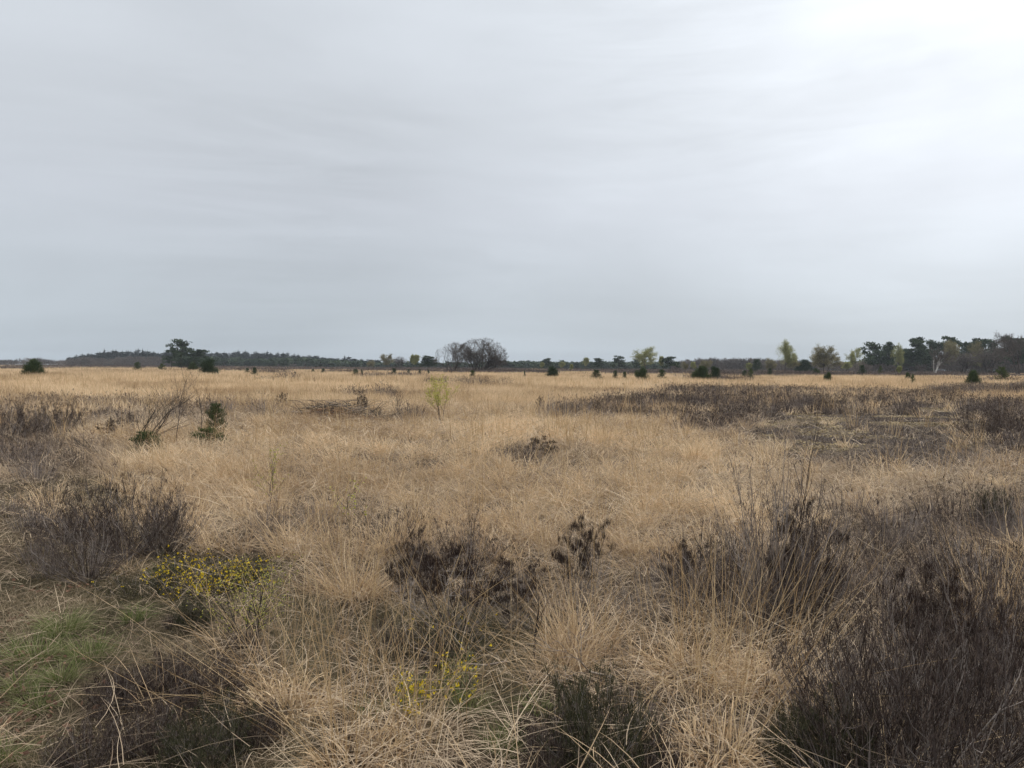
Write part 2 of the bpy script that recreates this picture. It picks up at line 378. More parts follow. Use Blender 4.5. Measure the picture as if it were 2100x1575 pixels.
g = Geo()
X, Y = scatter(14, 44, 240); h, l = zones(X, Y); px, py = project(X, Y)
mn = fbm(X*.5+50, Y*.9+3, 4)
k = (rs.rand(len(X)) < l*1.4) & (px > 1350) & (mn > .545); X, Y = X[k], Y[k]; B = len(X)
flakes(g, np.stack([X, Y, gz(X, Y)+rs.uniform(0, .05, B)], -1), .055, np.clip(fbm(X*2, Y*2, 2)*1.4-.2, 0, 1), rs, flat=1.2)
X, Y = scatter(2.4, 6, 500); h, l = zones(X, Y)
k = (rs.rand(len(X)) < l) & (fbm(X*2+9, Y*2, 2) > .58); X, Y = X[k], Y[k]; B = len(X)
flakes(g, np.stack([X, Y, gz(X, Y)+rs.uniform(0, .02, B)], -1), .02, rs.rand(B)*.5, rs, flat=1)
o = g.obj('yellow_moss', M['moss']); tag(o, 'flat yellowish moss patches on the low open heath', 'moss', kind='stuff')

# fallen brown leaves at the path edge
g = Geo()
for cx, cy, n in ((30, 1380, 90), (110, 1225, 60), (20, 1480, 60), (250, 1185, 10), (60, 1560, 40), (395, 1440, 5), (20, 1300, 50)):
    X0, Y0 = ground_at(cx, cy)
    X = X0+rs.normal(0, .16, n); Y = Y0+rs.normal(0, .12, n)
    flakes(g, np.stack([X, Y, gz(X, Y)+.03+rs.uniform(0, .02, n)], -1), .030, rs.rand(n), rs, flat=.6)
o = g.obj('fallen_leaves', M['oakleaf']); tag(o, 'scattered reddish brown oak leaves fallen on the turf edge', 'leaves', kind='stuff')

# ------------------------------------------------------------------ heather cover (the uncountable mass)
gh = Geo(); gt = Geo()
def heather_cover(d0, d1, cdens, nb, R_, H_, Wd, n, tipn, wmul=1.0, thr=.35):
    X, Y = scatter(d0, d1, cdens); h, l = zones(X, Y); px, py = project(X, Y)
    bare = l*(px > 1350)
    k = (rs.rand(len(X)) < np.clip((h-thr)*1.9*wmul, 0, 1)); X, Y, h = X[k], Y[k], h[k]
    N = len(X); px = px[k]; py = py[k]
    sz = rs.uniform(.45, 1.35, N)*(.15+1.6*fbm(X*.45+20, Y*.45, 3))
    sz = sz*np.where((py > 1300) & (px < 1500), .42, 1)
    ids = np.repeat(np.arange(N), nb); B = len(ids)
    a = rs.uniform(0, 6.283, B); u = np.sqrt(rs.rand(B))
    r = R_*.55*u*sz[ids]
    x = X[ids]+np.cos(a)*r; y = Y[ids]+np.sin(a)*r; z = gz(x, y)-.01
    th = u*.75+rs.normal(0, .12, B); L = H_*sz[ids]*rs.uniform(.65, 1.08, B)*(1-.25*u)
    cr = rs.rand(N)
    rnd = np.clip(.35*rs.rand(B)+.5*cr[ids]+.1, 0, 1)
    az = a+rs.normal(0, .3, B)
    blades(gh, np.stack([x, y, z], -1), az, th*.6, th, L, Wd, rnd, n, taper=.5)
    # darker shoots at the twig ends
    t = np.nonzero(rs.rand(B) < tipn)[0]
    tip = np.stack([x+np.cos(az)*np.sin(th*.8)*L*.92, y+np.sin(az)*np.sin(th*.8)*L*.92, z+np.cos(th*.8)*L*.92], -1)[t]
    t2 = np.repeat(tip, 3, axis=0); Bt = len(t2)
    blades(gt, t2+rs.normal(0, Wd*1.0, (Bt, 3)), rs.uniform(0, 6.283, Bt), rs.uniform(0, .9, Bt), rs.uniform(0, 1.1, Bt),
           H_*.13*rs.uniform(.5, 1.3, Bt), Wd*1.3, np.clip(rs.rand(Bt)*.5+np.repeat(cr[ids][t], 3)*.5, 0, 1), 1)
heather_cover(2.3, 6, 9, 110, .30, .34, .0034, 3, .5, .8)
heather_cover(6, 14, 6, 80, .36, .42, .0055, 2, .4, .8)
heather_cover(14, 32, 4, 56, .42, .56, .012, 2, .35)
heather_cover(32, 80, 2.2, 34, .75, .58, .028, 1, .3)
heather_cover(80, 240, .8, 22, 1.8, .85, .10, 1, .25)
heather_cover(240, 560, .12, 16, 4, 1.0, .3, 1, .2)
# cropped heath on the open ground
def cropped(d0, d1, dens, L, Wd):
    X, Y = scatter(d0, d1, dens); h, l = zones(X, Y); px, py = project(X, Y)
    k = (rs.rand(len(X)) < l) & (px > 1350) & (fbm(X*.5+50, Y*.9+3, 4) < .50); X, Y = X[k], Y[k]; B = len(X)
    blades(gh, np.stack([X, Y, gz(X, Y)], -1), rs.uniform(0, 6.283, B), rs.uniform(.1, 1.2, B), rs.uniform(.3, 1.5, B), L*rs.uniform(.4, 1.4, B), Wd, rs.rand(B)*.8, 1)
cropped(10, 44, 420, .10, .012)
o = gh.obj('heather_cover', M['heather']); tag(o, 'grey brown leafless heather spreading over the heath', 'heather', kind='stuff')
ch = gt.obj('shoots', M['heather_tip'], o)

# ------------------------------------------------------------------ single heather shrubs, each built at unit size 1 m
def arc_stems(rng, n, lean, H, segs=6, root=.06, bend=.5, wob=.06, lumpy=True):
    """n curved stems; returns array n x (segs+1) x 3"""
    az = rng.uniform(0, 6.283, n); u = np.sqrt(rng.rand(n))
    th = lean*u; sd_ = rng.rand()*50; lump = vnoise(np.cos(az)*u*2.2+sd_, np.sin(az)*u*2.2+sd_*1.7)
    L = H*(1-.22*u)*rng.uniform(.68, 1.08, n)*(.62+.55*lump) if lumpy else H*(1-.12*u)*rng.uniform(.9, 1.03, n)
    p = np.stack([np.cos(az)*root*rng.rand(n), np.sin(az)*root*rng.rand(n), np.zeros(n)], -1); out = [p]
    for k in range(segs):
        t = th*(1.25-bend*(k/segs)) + rng.normal(0, wob, n); az2 = az+rng.normal(0, .25, n)
        p = p + np.stack([np.cos(az2)*np.sin(t), np.sin(az2)*np.sin(t), np.cos(t)], -1)*(L/segs)[:, None]
        out.append(p)
    return np.stack(out, 1)
def leggy_proto(seed, n=11, H=.7):
    """curved bare stems that fork high up and end in bushy dark heads"""
    rng = np.random.RandomState(seed); gS = Geo(); gT = Geo(); heads = []
    S = arc_stems(rng, n, 1.0, H*.66, 6, .05, .9, .18); m = S.shape[1]; c = rng.rand(n)
    for k in range(m-1): tubes(gS, S[:, k], S[:, k+1], .0050*(1-.6*k/(m-1)), .0050*(1-.6*(k+1)/(m-1)), c, 4)
    for i in range(n):
        full = rng.rand() < .66
        for t in range(rng.randint(4, 8)):
            b = S[i, m-1-rng.randint(0, 3)]; d = rng.normal(0, 1, 3); d[2] = abs(d[2])*.4+.3; d /= np.linalg.norm(d); L = H*rng.uniform(.14, .36)
            mid = b+d*L*.5; d[2] += .5; d /= np.linalg.norm(d); e = mid+d*L*.5
            tubes(gS, [b, mid], [mid, e], [.0022, .0017], [.0017, .0011], c[i], 3)
            for u in range(7):
                d2 = rng.normal(0, 1, 3); d2[2] = abs(d2[2])+.2; d2 /= np.linalg.norm(d2); e2 = e+d2*rng.uniform(.025, .07)*[1.25, 1.25, .8]-d*rng.uniform(0, .03)
                tubes(gS, [e-d*.02], [e2], [.001], [.0007], c[i], 3)
                if full: heads.append(e2); heads.append(e*.4+e2*.6)
    E = np.array(heads); ids = np.repeat(np.arange(len(E)), 9); B = len(ids)
    blades(gT, E[ids]+rng.normal(0, .007, (B, 3)), rng.uniform(0, 6.283, B), rng.uniform(0, 1.0, B), rng.uniform(-.2, .6, B), .026*rng.uniform(.5, 1.4, B), .003*rng.uniform(.7, 1.4, B), rng.rand(B), 1, taper=.5)
    S2 = arc_stems(rng, 60, .9, H*.9, 6, .06); m = S2.shape[1]
    for k in range(m-1): tubes(gS, S2[:, k], S2[:, k+1], .0014*(1-.6*k/m), .0014*(1-.6*(k+1)/m), 1.0, 3)
    return gS.mesh('stems', M['heather']), gT.mesh('shoots', M['burnt'])
def heather_proto(seed, kind, matS, matT, nst, H, lean, tuft, r=.004, side=5, shoot=.035, top_only=False):
    rng = np.random.RandomState(seed); gS = Geo(); gT = Geo()
    S = arc_stems(rng, nst, lean, H); n, m, _ = S.shape
    cr = rng.rand(n)
    for k in range(m-1):
        tubes(gS, S[:, k], S[:, k+1], r*(1-.75*k/(m-1)), r*(1-.75*(k+1)/(m-1)), cr, 3)
    ends = [S[:, -1]]
    for s in range(side):
        k = rng.randint(2 if not top_only else 3, m-1, n); f = rng.rand(n)[:, None]
        b = S[np.arange(n), k]*(1-f)+S[np.arange(n), k+1]*f
        d = S[np.arange(n), k+1]-S[np.arange(n), k]; d /= np.linalg.norm(d, axis=1)[:, None]
        d = d + rng.normal(0, .45, (n, 3)); d[:, 2] = np.abs(d[:, 2])+.25; d /= np.linalg.norm(d, axis=1)[:, None]
        L = H*rng.uniform(.10, .28, n)[:, None]
        mid = b+d*L*.5; d2 = d+rng.normal(0, .2, (n, 3)); d2[:, 2] += .35; d2 /= np.linalg.norm(d2, axis=1)[:, None]
        e = mid+d2*L*.5
        tubes(gS, b, mid, r*.38, r*.3, cr, 3); tubes(gS, mid, e, r*.3, r*.18, cr, 3)
        ends.append(e)
    E = np.concatenate(ends)
    if top_only: E = E[E[:, 2] > H*.45]
    keep = rng.rand(len(E)) < (.95 if not top_only else .85)
    E = E[keep]
    global rs
    ids = np.repeat(np.arange(len(E)), tuft); B = len(ids)
    off = rng.normal(0, shoot*.35, (B, 3)); off[:, 2] -= shoot*.6*rng.rand(B)
    az = rng.uniform(0, 6.283, B); blades(gT, E[ids]+off, az, rng.uniform(.1, 1.0, B), rng.uniform(0, .8, B), shoot*rng.uniform(.5, 1.3, B), .0028*rng.uniform(.8, 1.5, B), np.clip(rng.rand(B)*.6+.4*rng.rand(len(E))[ids], 0, 1), 2, taper=.5)
    return gS.mesh('stems', matS), gT.mesh('shoots', matT)
PROTO = {
    'dense':  [heather_proto(s, 'd', M['heather'], M['heather_tip'], 84, .70, 1.05, 7, .0038, 6, .026) for s in (1, 2)],
    'leggy':  [leggy_proto(3), leggy_proto(4, 13)],
    'open':   [heather_proto(s, 'o', M['heather'], M['heather_tip'], 60, .95, .70, 5, .0052, 6, .024) for s in (5, 6)],
    'dark':   [heather_proto(s, 'k', M['heather'], M['heather_dark'], 66, .80, .98, 10, .0044, 7, .034) for s in (7, 8)],
    'low':    [heather_proto(s, 'w', M['heather'], M['heather_tip'], 130, .32, 1.25, 8, .0024, 6, .02) for s in (9, 10)],
    'greenish': [heather_proto(s, 'g', M['heather'], M['heather_green'], 130, .42, 1.2, 11, .0026, 7, .022) for s in (12, 13)],
}
PH = {'dense': .62, 'leggy': .70, 'open': .90, 'dark': .72, 'low': .30, 'greenish': .40}
def heather(px, py, w, h, kind, label, var=0, rz=None, group=None):
    """base pixel, width and height in metres"""
    X, Y = ground_at(px, py); s, t = PROTO[kind][var % 2]
    o = empty('heather_shrub', (X, Y, float(gz(X, Y))-.02), rs.uniform(0, 6.28) if rz is None else rz, (w/.72, w/.72, h/PH[kind]*(1.0 if kind == 'low' else 1.22 if py > 960 else 1.1)))
    for nm, me in (('stems', s), ('shoots', t)):
        c = bpy.data.objects.new(nm, me); COL.objects.link(c); c.parent = o
    tag(o, label, 'heather', group or 'heather shrubs standing in the grass')
    return o
HL = [
 # foreground left
 (180, 1195, .55, .42, 'dense', 'left lobe of the big dark heather mound behind the yellow flowers', 0),
 (255, 1150, .75, .62, 'dark', 'tallest dark brown heather of the mound at the left, right behind the green turf', 0),
 (330, 1150, .60, .48, 'dense', 'right lobe of the dark heather mound sloping down to the straw grass', 1),
 (130, 1130, .50, .34, 'dense', 'low heather at the far left end of the big dark mound', 1),
 (545, 1125, .30, .36, 'open', 'small dark wiry heather alone right of the yellow flowered shrub', 0),
 # centre foreground
 (935, 1300, .72, .60, 'leggy', 'leggy heather with the blackest bushy heads left of the centre foreground', 0),
 (850, 1240, .42, .56, 'leggy', 'leggy heather whose top head stands furthest left of the centre group', 1),
 (1060, 1290, .50, .46, 'leggy', 'low leggy heather with a black head right of the blackest clump', 1),
 (1190, 1240, .42, .66, 'leggy', 'tall leggy heather with bent bare stems and dark crown right of the centre', 0),
 (960, 1180, .50, .42, 'dense', 'pale grey heather haze of thin twigs behind the black heads', 0),
 # right of centre
 (1430, 1270, .55, .52, 'open', 'open grey heather left of the tallest twiggy heather', 1),
 (1590, 1290, .62, .88, 'open', 'tallest open heather with black tips, right of centre', 0),
 (1670, 1270, .52, .62, 'open', 'reddish twiggy heather touching the right side of the tallest one', 1),
 (1530, 1300, .45, .44, 'dense', 'short heather at the foot of the tallest twiggy one', 0),
 # bottom right
 (1900, 1640, .66, .66, 'dark', 'biggest near black heather filling the bottom right corner', 0),
 (1760, 1600, .52, .52, 'dark', 'dark heather on the left flank of the bottom right mass', 1),
 (2030, 1560, .50, .62, 'dark', 'dark heather at the right edge of the bottom right mass', 1),
 (1860, 1400, .62, .46, 'dense', 'brownish heather behind the near black bottom right mass', 0),
 (1980, 1380, .55, .50, 'dark', 'heather with a black tuft behind the bottom right mass', 0),
 (1690, 1620, .42, .30, 'greenish', 'low green tinged heather at the foot of the bottom right mass', 0),
 (1620, 1590, .3, .2, 'greenish', 'smallest green tinged heather between straw tussock and bottom right mass', 1),
 (2070, 1330, .45, .42, 'open', 'wiry heather cut by the right edge above the near black one', 1),
 (1900, 1400, .42, .66, 'leggy', 'heather with the blackest bushy head on top of the bottom right mass', 0),
 (2010, 1460, .40, .62, 'leggy', 'leggy dark heather at the right shoulder of the bottom right mass', 1),
 (1640, 1270, .46, .86, 'leggy', 'black headed heather rising among the open twigs right of centre', 1),
 (1400, 1240, .34, .5, 'leggy', 'small black headed heather left of the tallest twiggy one', 0),
 # bottom centre and left
 (1235, 1600, .52, .34, 'greenish', 'rounded grey green heather dome at the bottom centre', 1),
 (1120, 1610, .30, .22, 'low', 'small low heather at the left foot of the grey green dome', 0),
 (1350, 1610, .30, .22, 'low', 'small low heather at the right foot of the grey green dome', 1),
 (250, 1480, .42, .20, 'low', 'low grey heather beside the green tufts at the lower left', 0),
 (340, 1440, .42, .22, 'low', 'low grey heather behind the others of the lower left carpet', 1),
 (430, 1470, .46, .24, 'low', 'purplish grey heather in the middle of the lower left carpet', 0),
 (300, 1560, .46, .22, 'low', 'low heather in front of the purplish one at the lower left', 1),
 (430, 1580, .46, .22, 'greenish', 'low green tinged heather at the bottom edge of the left carpet', 0),
 (520, 1540, .38, .20, 'low', 'low heather next to the curled straw grass at the left', 1),
 (180, 1590, .42, .18, 'low', 'lowest heather in the bottom left corner', 0),
 (400, 1310, .28, .18, 'greenish', 'tiny greenish heather below the yellow flowered shrub', 1),
 # middle distance
 (1115, 948, .62, .62, 'leggy', 'lone leggy heather standing in open straw grass right of the green sapling', 0),
 (1060, 945, .60, .34, 'dense', 'low grey heather at the left foot of the lone leggy one', 1),
 (130, 890, .85, .85, 'dark', 'dark heather with the tallest top in the left middle distance', 0),
 (80, 905, .80, .78, 'dense', 'grey heather left of the darkest left middle one', 0),
 (15, 915, .95, .80, 'dark', 'dark heather cut by the left edge in the middle distance', 1),
 (42, 880, .25, .80, 'leggy', 'thin burnt looking heather between two bushes at the left', 1),
 (225, 900, .55, .55, 'leggy', 'black tipped heather in grass left of the bare leaning shrub', 0),
 (265, 880, .5, .5, 'leggy', 'small black tipped heather just left of the bare leaning stems', 1),
 (365, 865, .7, .6, 'dense', 'brown heather behind the foot of the bare saplings', 0),
 (578, 838, .5, .8, 'leggy', 'dark tipped heather at the left end of the brushwood pile', 0),
 (742, 850, .6, .9, 'leggy', 'dark tipped heather sticking up behind the right part of the brushwood pile', 1),
 (1183, 850, .5, .55, 'dark', 'single dark round heather at the left end of the grey band', 1),
 (1106, 842, .3, .7, 'leggy', 'thin dark heather spike left of the grey band', 0),
 (1225, 850, .7, .6, 'leggy', 'black tipped heather in the left part of the grey band', 1),
 (1290, 838, .9, .7, 'dark', 'dark bushy heather near the start of the long grey band', 0),
 (1350, 828, 1.1, .8, 'dark', 'first tall hump of the long grey heather band', 1),
 (1420, 835, 1.2, .8, 'dark', 'second tall hump of the long grey heather band', 0),
 (1500, 862, 1.1, .7, 'dark', 'darkest heather at the left edge of the mossy clearing', 1),
 (1580, 856, 1.0, .6, 'dense', 'heather behind the tip of the yellow moss', 0),
 (1700, 838, 1.2, .7, 'dark', 'dark heather hump behind the mossy clearing', 0),
 (1790, 832, 1.2, .7, 'dark', 'dark heather hump further right behind the mossy clearing', 1),
 (1930, 824, 1.3, .8, 'dark', 'last dark heather hump at the right end of the long band', 0),
 (2010, 900, .9, .75, 'dark', 'left bush of the dark heather block at the right edge', 0),
 (2080, 895, .9, .85, 'dark', 'right bush of the dark heather block at the right edge', 1),
 (2050, 870, .9, .8, 'dense', 'rear bush of the dark heather block at the right edge', 0),
 (2035, 1090, .42, .42, 'greenish', 'greenish dark heather in grey grass near the right edge', 0),
 (1900, 1080, .5, .35, 'dense', 'short heather in the grey grass above the bottom right mass', 0),
 (1990, 1230, .6, .42, 'open', 'wiry grey heather between grey grass and the bottom right mass', 0),
 (1800, 1150, .5, .40, 'open', 'thin wiry heather standing in bright straw right of the tallest one', 1),
]
for e in HL: heather(*e)

# ------------------------------------------------------------------ tree builders (unit height 1, crown width about 1)
def grow(rng, segs, ends, p, d, L, r, depth, P):
    n = P.get('n', 3)
    for k in range(n):
        d = d + rng.normal(0, P['wob'], 3); d[2] += P['up']; d /= np.linalg.norm(d)
        q = p + d*L/n; r1 = r*(1-P.get('tap', .25)/n*1.0)
        segs.append((p, q, r, r1, depth)); p = q; r = r1
        if depth > 0 and k >= P.get('first', 0):
            for c in range(P['kids']):
                a = rng.uniform(0, 6.283); e = np.cross(d, [math.cos(a), math.sin(a), .3]); e /= np.linalg.norm(e)
                sp = P['spread']*rng.uniform(.7, 1.25)
                dd = d*math.cos(sp)+e*math.sin(sp)
                grow(rng, segs, ends, p, dd, L*P['ratio']*rng.uniform(.75, 1.15), max(r*P['rr'], P['rmin']), depth-1, P)
    ends.append((p, depth))
def seg_geo(segs, rmin=0):
    g = Geo(); A = np.array([s[0] for s in segs]); B = np.array([s[1] for s in segs])
    r0 = np.maximum([s[2] for s in segs], rmin); r1 = np.maximum([s[3] for s in segs], rmin)
    tubes(g, A, B, r0, r1, np.random.RandomState(1).rand(len(segs)), 4); return g
def tree_meshes(trunk_g, tm, crown_g, cm, crown_name='crown'):
    return [('trunk', trunk_g.mesh('trunk', tm)), (crown_name, crown_g.mesh(crown_name, cm))]

def pine_mature(seed, tiers=9):
    """bare reddish stem, flat uneven needle plates"""
    rng = np.random.RandomState(seed); segs = []; C = []; rn = []; sz = []
    p = np.zeros(3); d = np.array([0, 0, 1.]); pts = [p]
    for k in range(8):
        d = d+rng.normal(0, .06, 3); d /= np.linalg.norm(d); q = p+d*.122; segs.append((p, q, .022*(1-k*.1), .022*(1-(k+1)*.1), 1)); p = q; pts.append(p)
    for t in range(tiers):
        z = .34+.62*(t/(tiers-1)); k = min(7, int(z/.122)); base = np.array(pts[k])
        reach = .50*math.sqrt(max(.05, 1-((z-.55)/.55)**2))*rng.uniform(.6, 1.15)
        for b in range(3 if t < tiers-1 else 2):
            a = rng.uniform(0, 6.283); rr = reach*rng.uniform(.25, .95)
            e = np.array([math.cos(a)*rr, math.sin(a)*rr, z+rng.uniform(-.02, .05)])
            segs.append((base, e, .008, .004, 0))
            n = 170; w = rng.uniform(.12, .22)
            v = rng.normal(0, 1, (n, 3)); v /= np.linalg.norm(v, axis=1)[:, None]; v *= rng.uniform(.55, 1.05, n)[:, None]
            v *= 1+.35*np.sin(v[:, :1]*7+rng.rand()*6)
            C.append(e+v*np.array([w, w, w*.36])); rn.append(np.clip(rng.rand(n)*.6+rng.rand()*.4, 0, 1))
    g = Geo(); C = np.concatenate(C); flakes(g, C, .05, np.concatenate(rn), rng, .2, True)
    return tree_meshes(seg_geo(segs), M['bark'], g, M['pine'])
def pine_young(seed, mat, full=1.0):
    """bushy young pine: upward sweeping whorls"""
    rng = np.random.RandomState(seed); gt_ = Geo(); g = Geo()
    tubes(gt_, [[0, 0, 0]], [[0, 0, .9]], .03, .008, .5, 5)
    P = []; D = []
    for k in range(9):
        z = .04+.86*k/8; reach = (.52*(1-z)**.62+.05)*rng.uniform(.8, 1.15)*full
        for b in range(9):
            a = rng.uniform(0, 6.283); e = np.array([math.cos(a)*reach, math.sin(a)*reach, z+reach*rng.uniform(.12, .5)]); s = np.array([0, 0, z])
            tubes(gt_, [s], [e], .008, .003, .4, 3)
            for t in np.linspace(.25, 1.05, 7):
                P.append(s+(e-s)*t)
    P = np.array(P); P = P+rng.normal(0, .02, P.shape)
    ids = np.repeat(np.arange(len(P)), 9); B = len(ids)
    az = rng.uniform(0, 6.283, B)
    blades(g, P[ids]+rng.normal(0, .018, (B, 3)), az, rng.uniform(.1, 1.1, B), rng.uniform(.1, 1, B), .085*rng.uniform(.6, 1.3, B), .013, np.clip(rng.rand(B)*.6+.4*rng.rand(len(P))[ids], 0, 1), 1)
    return [('trunk', gt_.mesh('trunk', M['bark'])), ('crown', g.mesh('crown', mat))]
def juniper_round(seed, mat):
    rng = np.random.RandomState(seed); g = Geo(); gt_ = Geo()
    tubes(gt_, [[0, 0, 0]]*6, [[math.cos(a)*.25, math.sin(a)*.25, .6] for a in range(6)], .025, .008, .5, 4)
    n = 5600; K = 24; kz = rng.uniform(.15, .82, K); ka = rng.uniform(0, 6.283, K); kr = .30*np.sqrt(np.clip(1-kz, .08, 1))*rng.uniform(.5, 1.1, K)
    kc = np.stack([np.cos(ka)*kr, np.sin(ka)*kr, kz], -1); ks = rng.uniform(.17, .28, K)*(1.2-.5*kz); ii = rng.randint(0, K, n)
    v = rng.normal(0, 1, (n, 3)); v /= np.linalg.norm(v, axis=1)[:, None]; v *= rng.uniform(.5, 1.0, n)[:, None]; v[:, 2] *= .8
    P = kc[ii]+v*ks[ii][:, None]; P[:, :2] -= P[:, :2].mean(0); P[:, :2] *= .5/np.percentile(np.abs(P[:, :2]), 98); P[:, 2] = (P[:, 2]-.05)/np.percentile(P[:, 2]-.05, 99)*.97; P[:, 2] = np.clip(P[:, 2], 0, 1.02); k_ = P[:, 2] < .12; P[k_, :2] *= .85; a = np.arctan2(P[:, 1], P[:, 0]); lump = .6+.8*(ii % 5)/4
    blades(g, P, a+rng.normal(0, .5, n), rng.uniform(.1, 1.0, n), rng.uniform(.1, .9, n), .11*rng.uniform(.4, 1.5, n), .020, np.clip(rng.rand(n)*.6+.3*lump-.1, 0, 1), 1)
    return [('trunk', gt_.mesh('trunk', M['bark'])), ('crown', g.mesh('crown', mat))]
def leafy(seed, leafmat, barkmat, nleaf=7, size=.02, depth=3, stems=1, spread=.6, up=.10, fr=.24, hl=.30):
    rng = np.random.RandomState(seed); segs = []; ends = []
    P = dict(n=4, wob=.10, up=up, kids=2, spread=spread, ratio=.62, rr=.6, rmin=.003, first=1)
    for s in range(stems):
        d = np.array([rng.normal(0, .08*stems), rng.normal(0, .08*stems), 1.]); d /= np.linalg.norm(d)
        grow(rng, segs, ends, np.zeros(3), d, .62, .02, depth, P)
    E = np.array([e[0] for e in ends] + [s[1] for s in segs if s[4] <= 1])
    zmax = E[:, 2].max(); rw = np.percentile(np.hypot(E[:, 0], E[:, 1]), 96)
    sc = np.array([.5/rw, .5/rw, 1/zmax]); E = E*sc
    segs = [(a*sc, b*sc, r0, r1, k) for a, b, r0, r1, k in segs]
    E = E[E[:, 2] > fr]
    q = rng.normal(0, 1, (900, 3)); q /= np.linalg.norm(q, axis=1)[:, None]; q = q*rng.rand(900)[:, None]**.4*[.42, .42, .34]+[0, 0, .60]
    q = q[vnoise(q[:, 0]*6+seed, q[:, 2]*7+q[:, 1]*4+seed) > .50]; q = q[rng.rand(len(q)) < .5]
    E = np.concatenate([E, q])
    ids = np.repeat(np.arange(len(E)), nleaf)
    g = Geo(); C = E[ids]+rng.normal(0, .034, (len(ids), 3))*[1, 1, .7]
    cl = vnoise(E[:, 0]*7+seed, E[:, 2]*7+E[:, 1]*5)[ids]
    flakes(g, C, size, np.clip(rng.rand(len(ids))*.5+cl*.6, 0, 1), rng)
    return tree_meshes(seg_geo(segs), barkmat, g, leafmat)
def bare(seed, mat, twigmat, stems=1, depth=4, spread=.55, first=1, rmin=.0022, up=.06, kids=2, L=.5, out=.5, r0=.02):
    rng = np.random.RandomState(seed); segs = []; ends = []
    P = dict(n=3, wob=.13, up=up, kids=kids, spread=spread, ratio=.64, rr=.62, rmin=rmin, first=first)
    for s in range(stems):
        a = s/stems*6.283+rng.rand(); t = out*rng.uniform(.2, 1) if stems > 1 else .04
        d = np.array([math.cos(a)*math.sin(t), math.sin(a)*math.sin(t), math.cos(t)])
        grow(rng, segs, ends, np.array([math.cos(a), math.sin(a), 0])*.03*(stems > 1), d, L*rng.uniform(.85, 1.1), r0*rng.uniform(.7, 1.1), depth, P)
    A = np.array([s[1] for s in segs]); zm = np.percentile(A[:, 2], 99.7); rw = np.percentile(np.hypot(A[:, 0], A[:, 1]), 97)
    sc = np.array([.5/rw, .5/rw, 1/zm])
    big = [(a*sc, b*sc, r, q, k) for a, b, r, q, k in segs if k >= depth-1]
    sm = [(a*sc, b*sc, r, q, k) for a, b, r, q, k in segs if k < depth-1]
    return [('trunk', seg_geo(big).mesh('trunk', mat)), ('crown', seg_geo(sm).mesh('crown', twigmat))]

def fan_tree(seed, mat, n1=12, lean=1.0, n2=110, n3=1300, r=.012, fine=.0013, lop=0.0):
    """many curved stems from one stool, forking into a rounded crown of fine twigs"""
    rng = np.random.RandomState(seed); gt_ = Geo(); gc = Geo()
    S = arc_stems(rng, n1, lean, .82, 8, .06, .45, .10, False); m = S.shape[1]
    S[:, :, 0] += lop*S[:, :, 2]**1.5
    for k in range(m-1): tubes(gt_, S[:, k], S[:, k+1], r*(1-.8*k/(m-1)), r*(1-.8*(k+1)/(m-1)), rng.rand(n1), 5)
    par = S
    for (cnt, L, rr, segs, k0) in ((n2, .36, .0036, 5, 2), (n2*4, .20, .002, 4, 1), (n3, .13, fine, 3, 1)):
        i = rng.randint(0, len(par), cnt); k = rng.randint(k0, par.shape[1]-1, cnt); f = rng.rand(cnt)[:, None]
        b = par[i, k]*(1-f)+par[i, k+1]*f; d = par[i, k+1]-par[i, k]; d /= np.linalg.norm(d, axis=1)[:, None]
        d = d+rng.normal(0, .5, (cnt, 3)); d[:, 2] += .12; d /= np.linalg.norm(d, axis=1)[:, None]
        out_ = [b]; p = b; Ls = L*rng.uniform(.5, 1.15, cnt)
        for q in range(segs):
            d = d+rng.normal(0, .14, (cnt, 3)); d[:, 2] += .05; d /= np.linalg.norm(d, axis=1)[:, None]
            p = p+d*(Ls/segs)[:, None]
            e = np.sqrt((p[:, 0]/.5)**2+(p[:, 1]/.5)**2+(np.maximum(p[:, 2]-.45, 0)/.53)**2); lim = np.maximum(e/rng.uniform(.86, 1.05, cnt), 1)[:, None]
            p = np.concatenate([p[:, :2]/lim, .45+(p[:, 2:]-.45)/lim], 1); out_.append(p)
        par = np.stack(out_, 1); c = rng.rand(cnt)
        for q in range(segs): tubes(gc, par[:, q], par[:, q+1], rr*(1-.5*q/segs), rr*(1-.5*(q+1)/segs), c, 3)
    return [('trunk', gt_.mesh('trunk', mat)), ('crown', gc.mesh('crown', M['crown_twig']))]

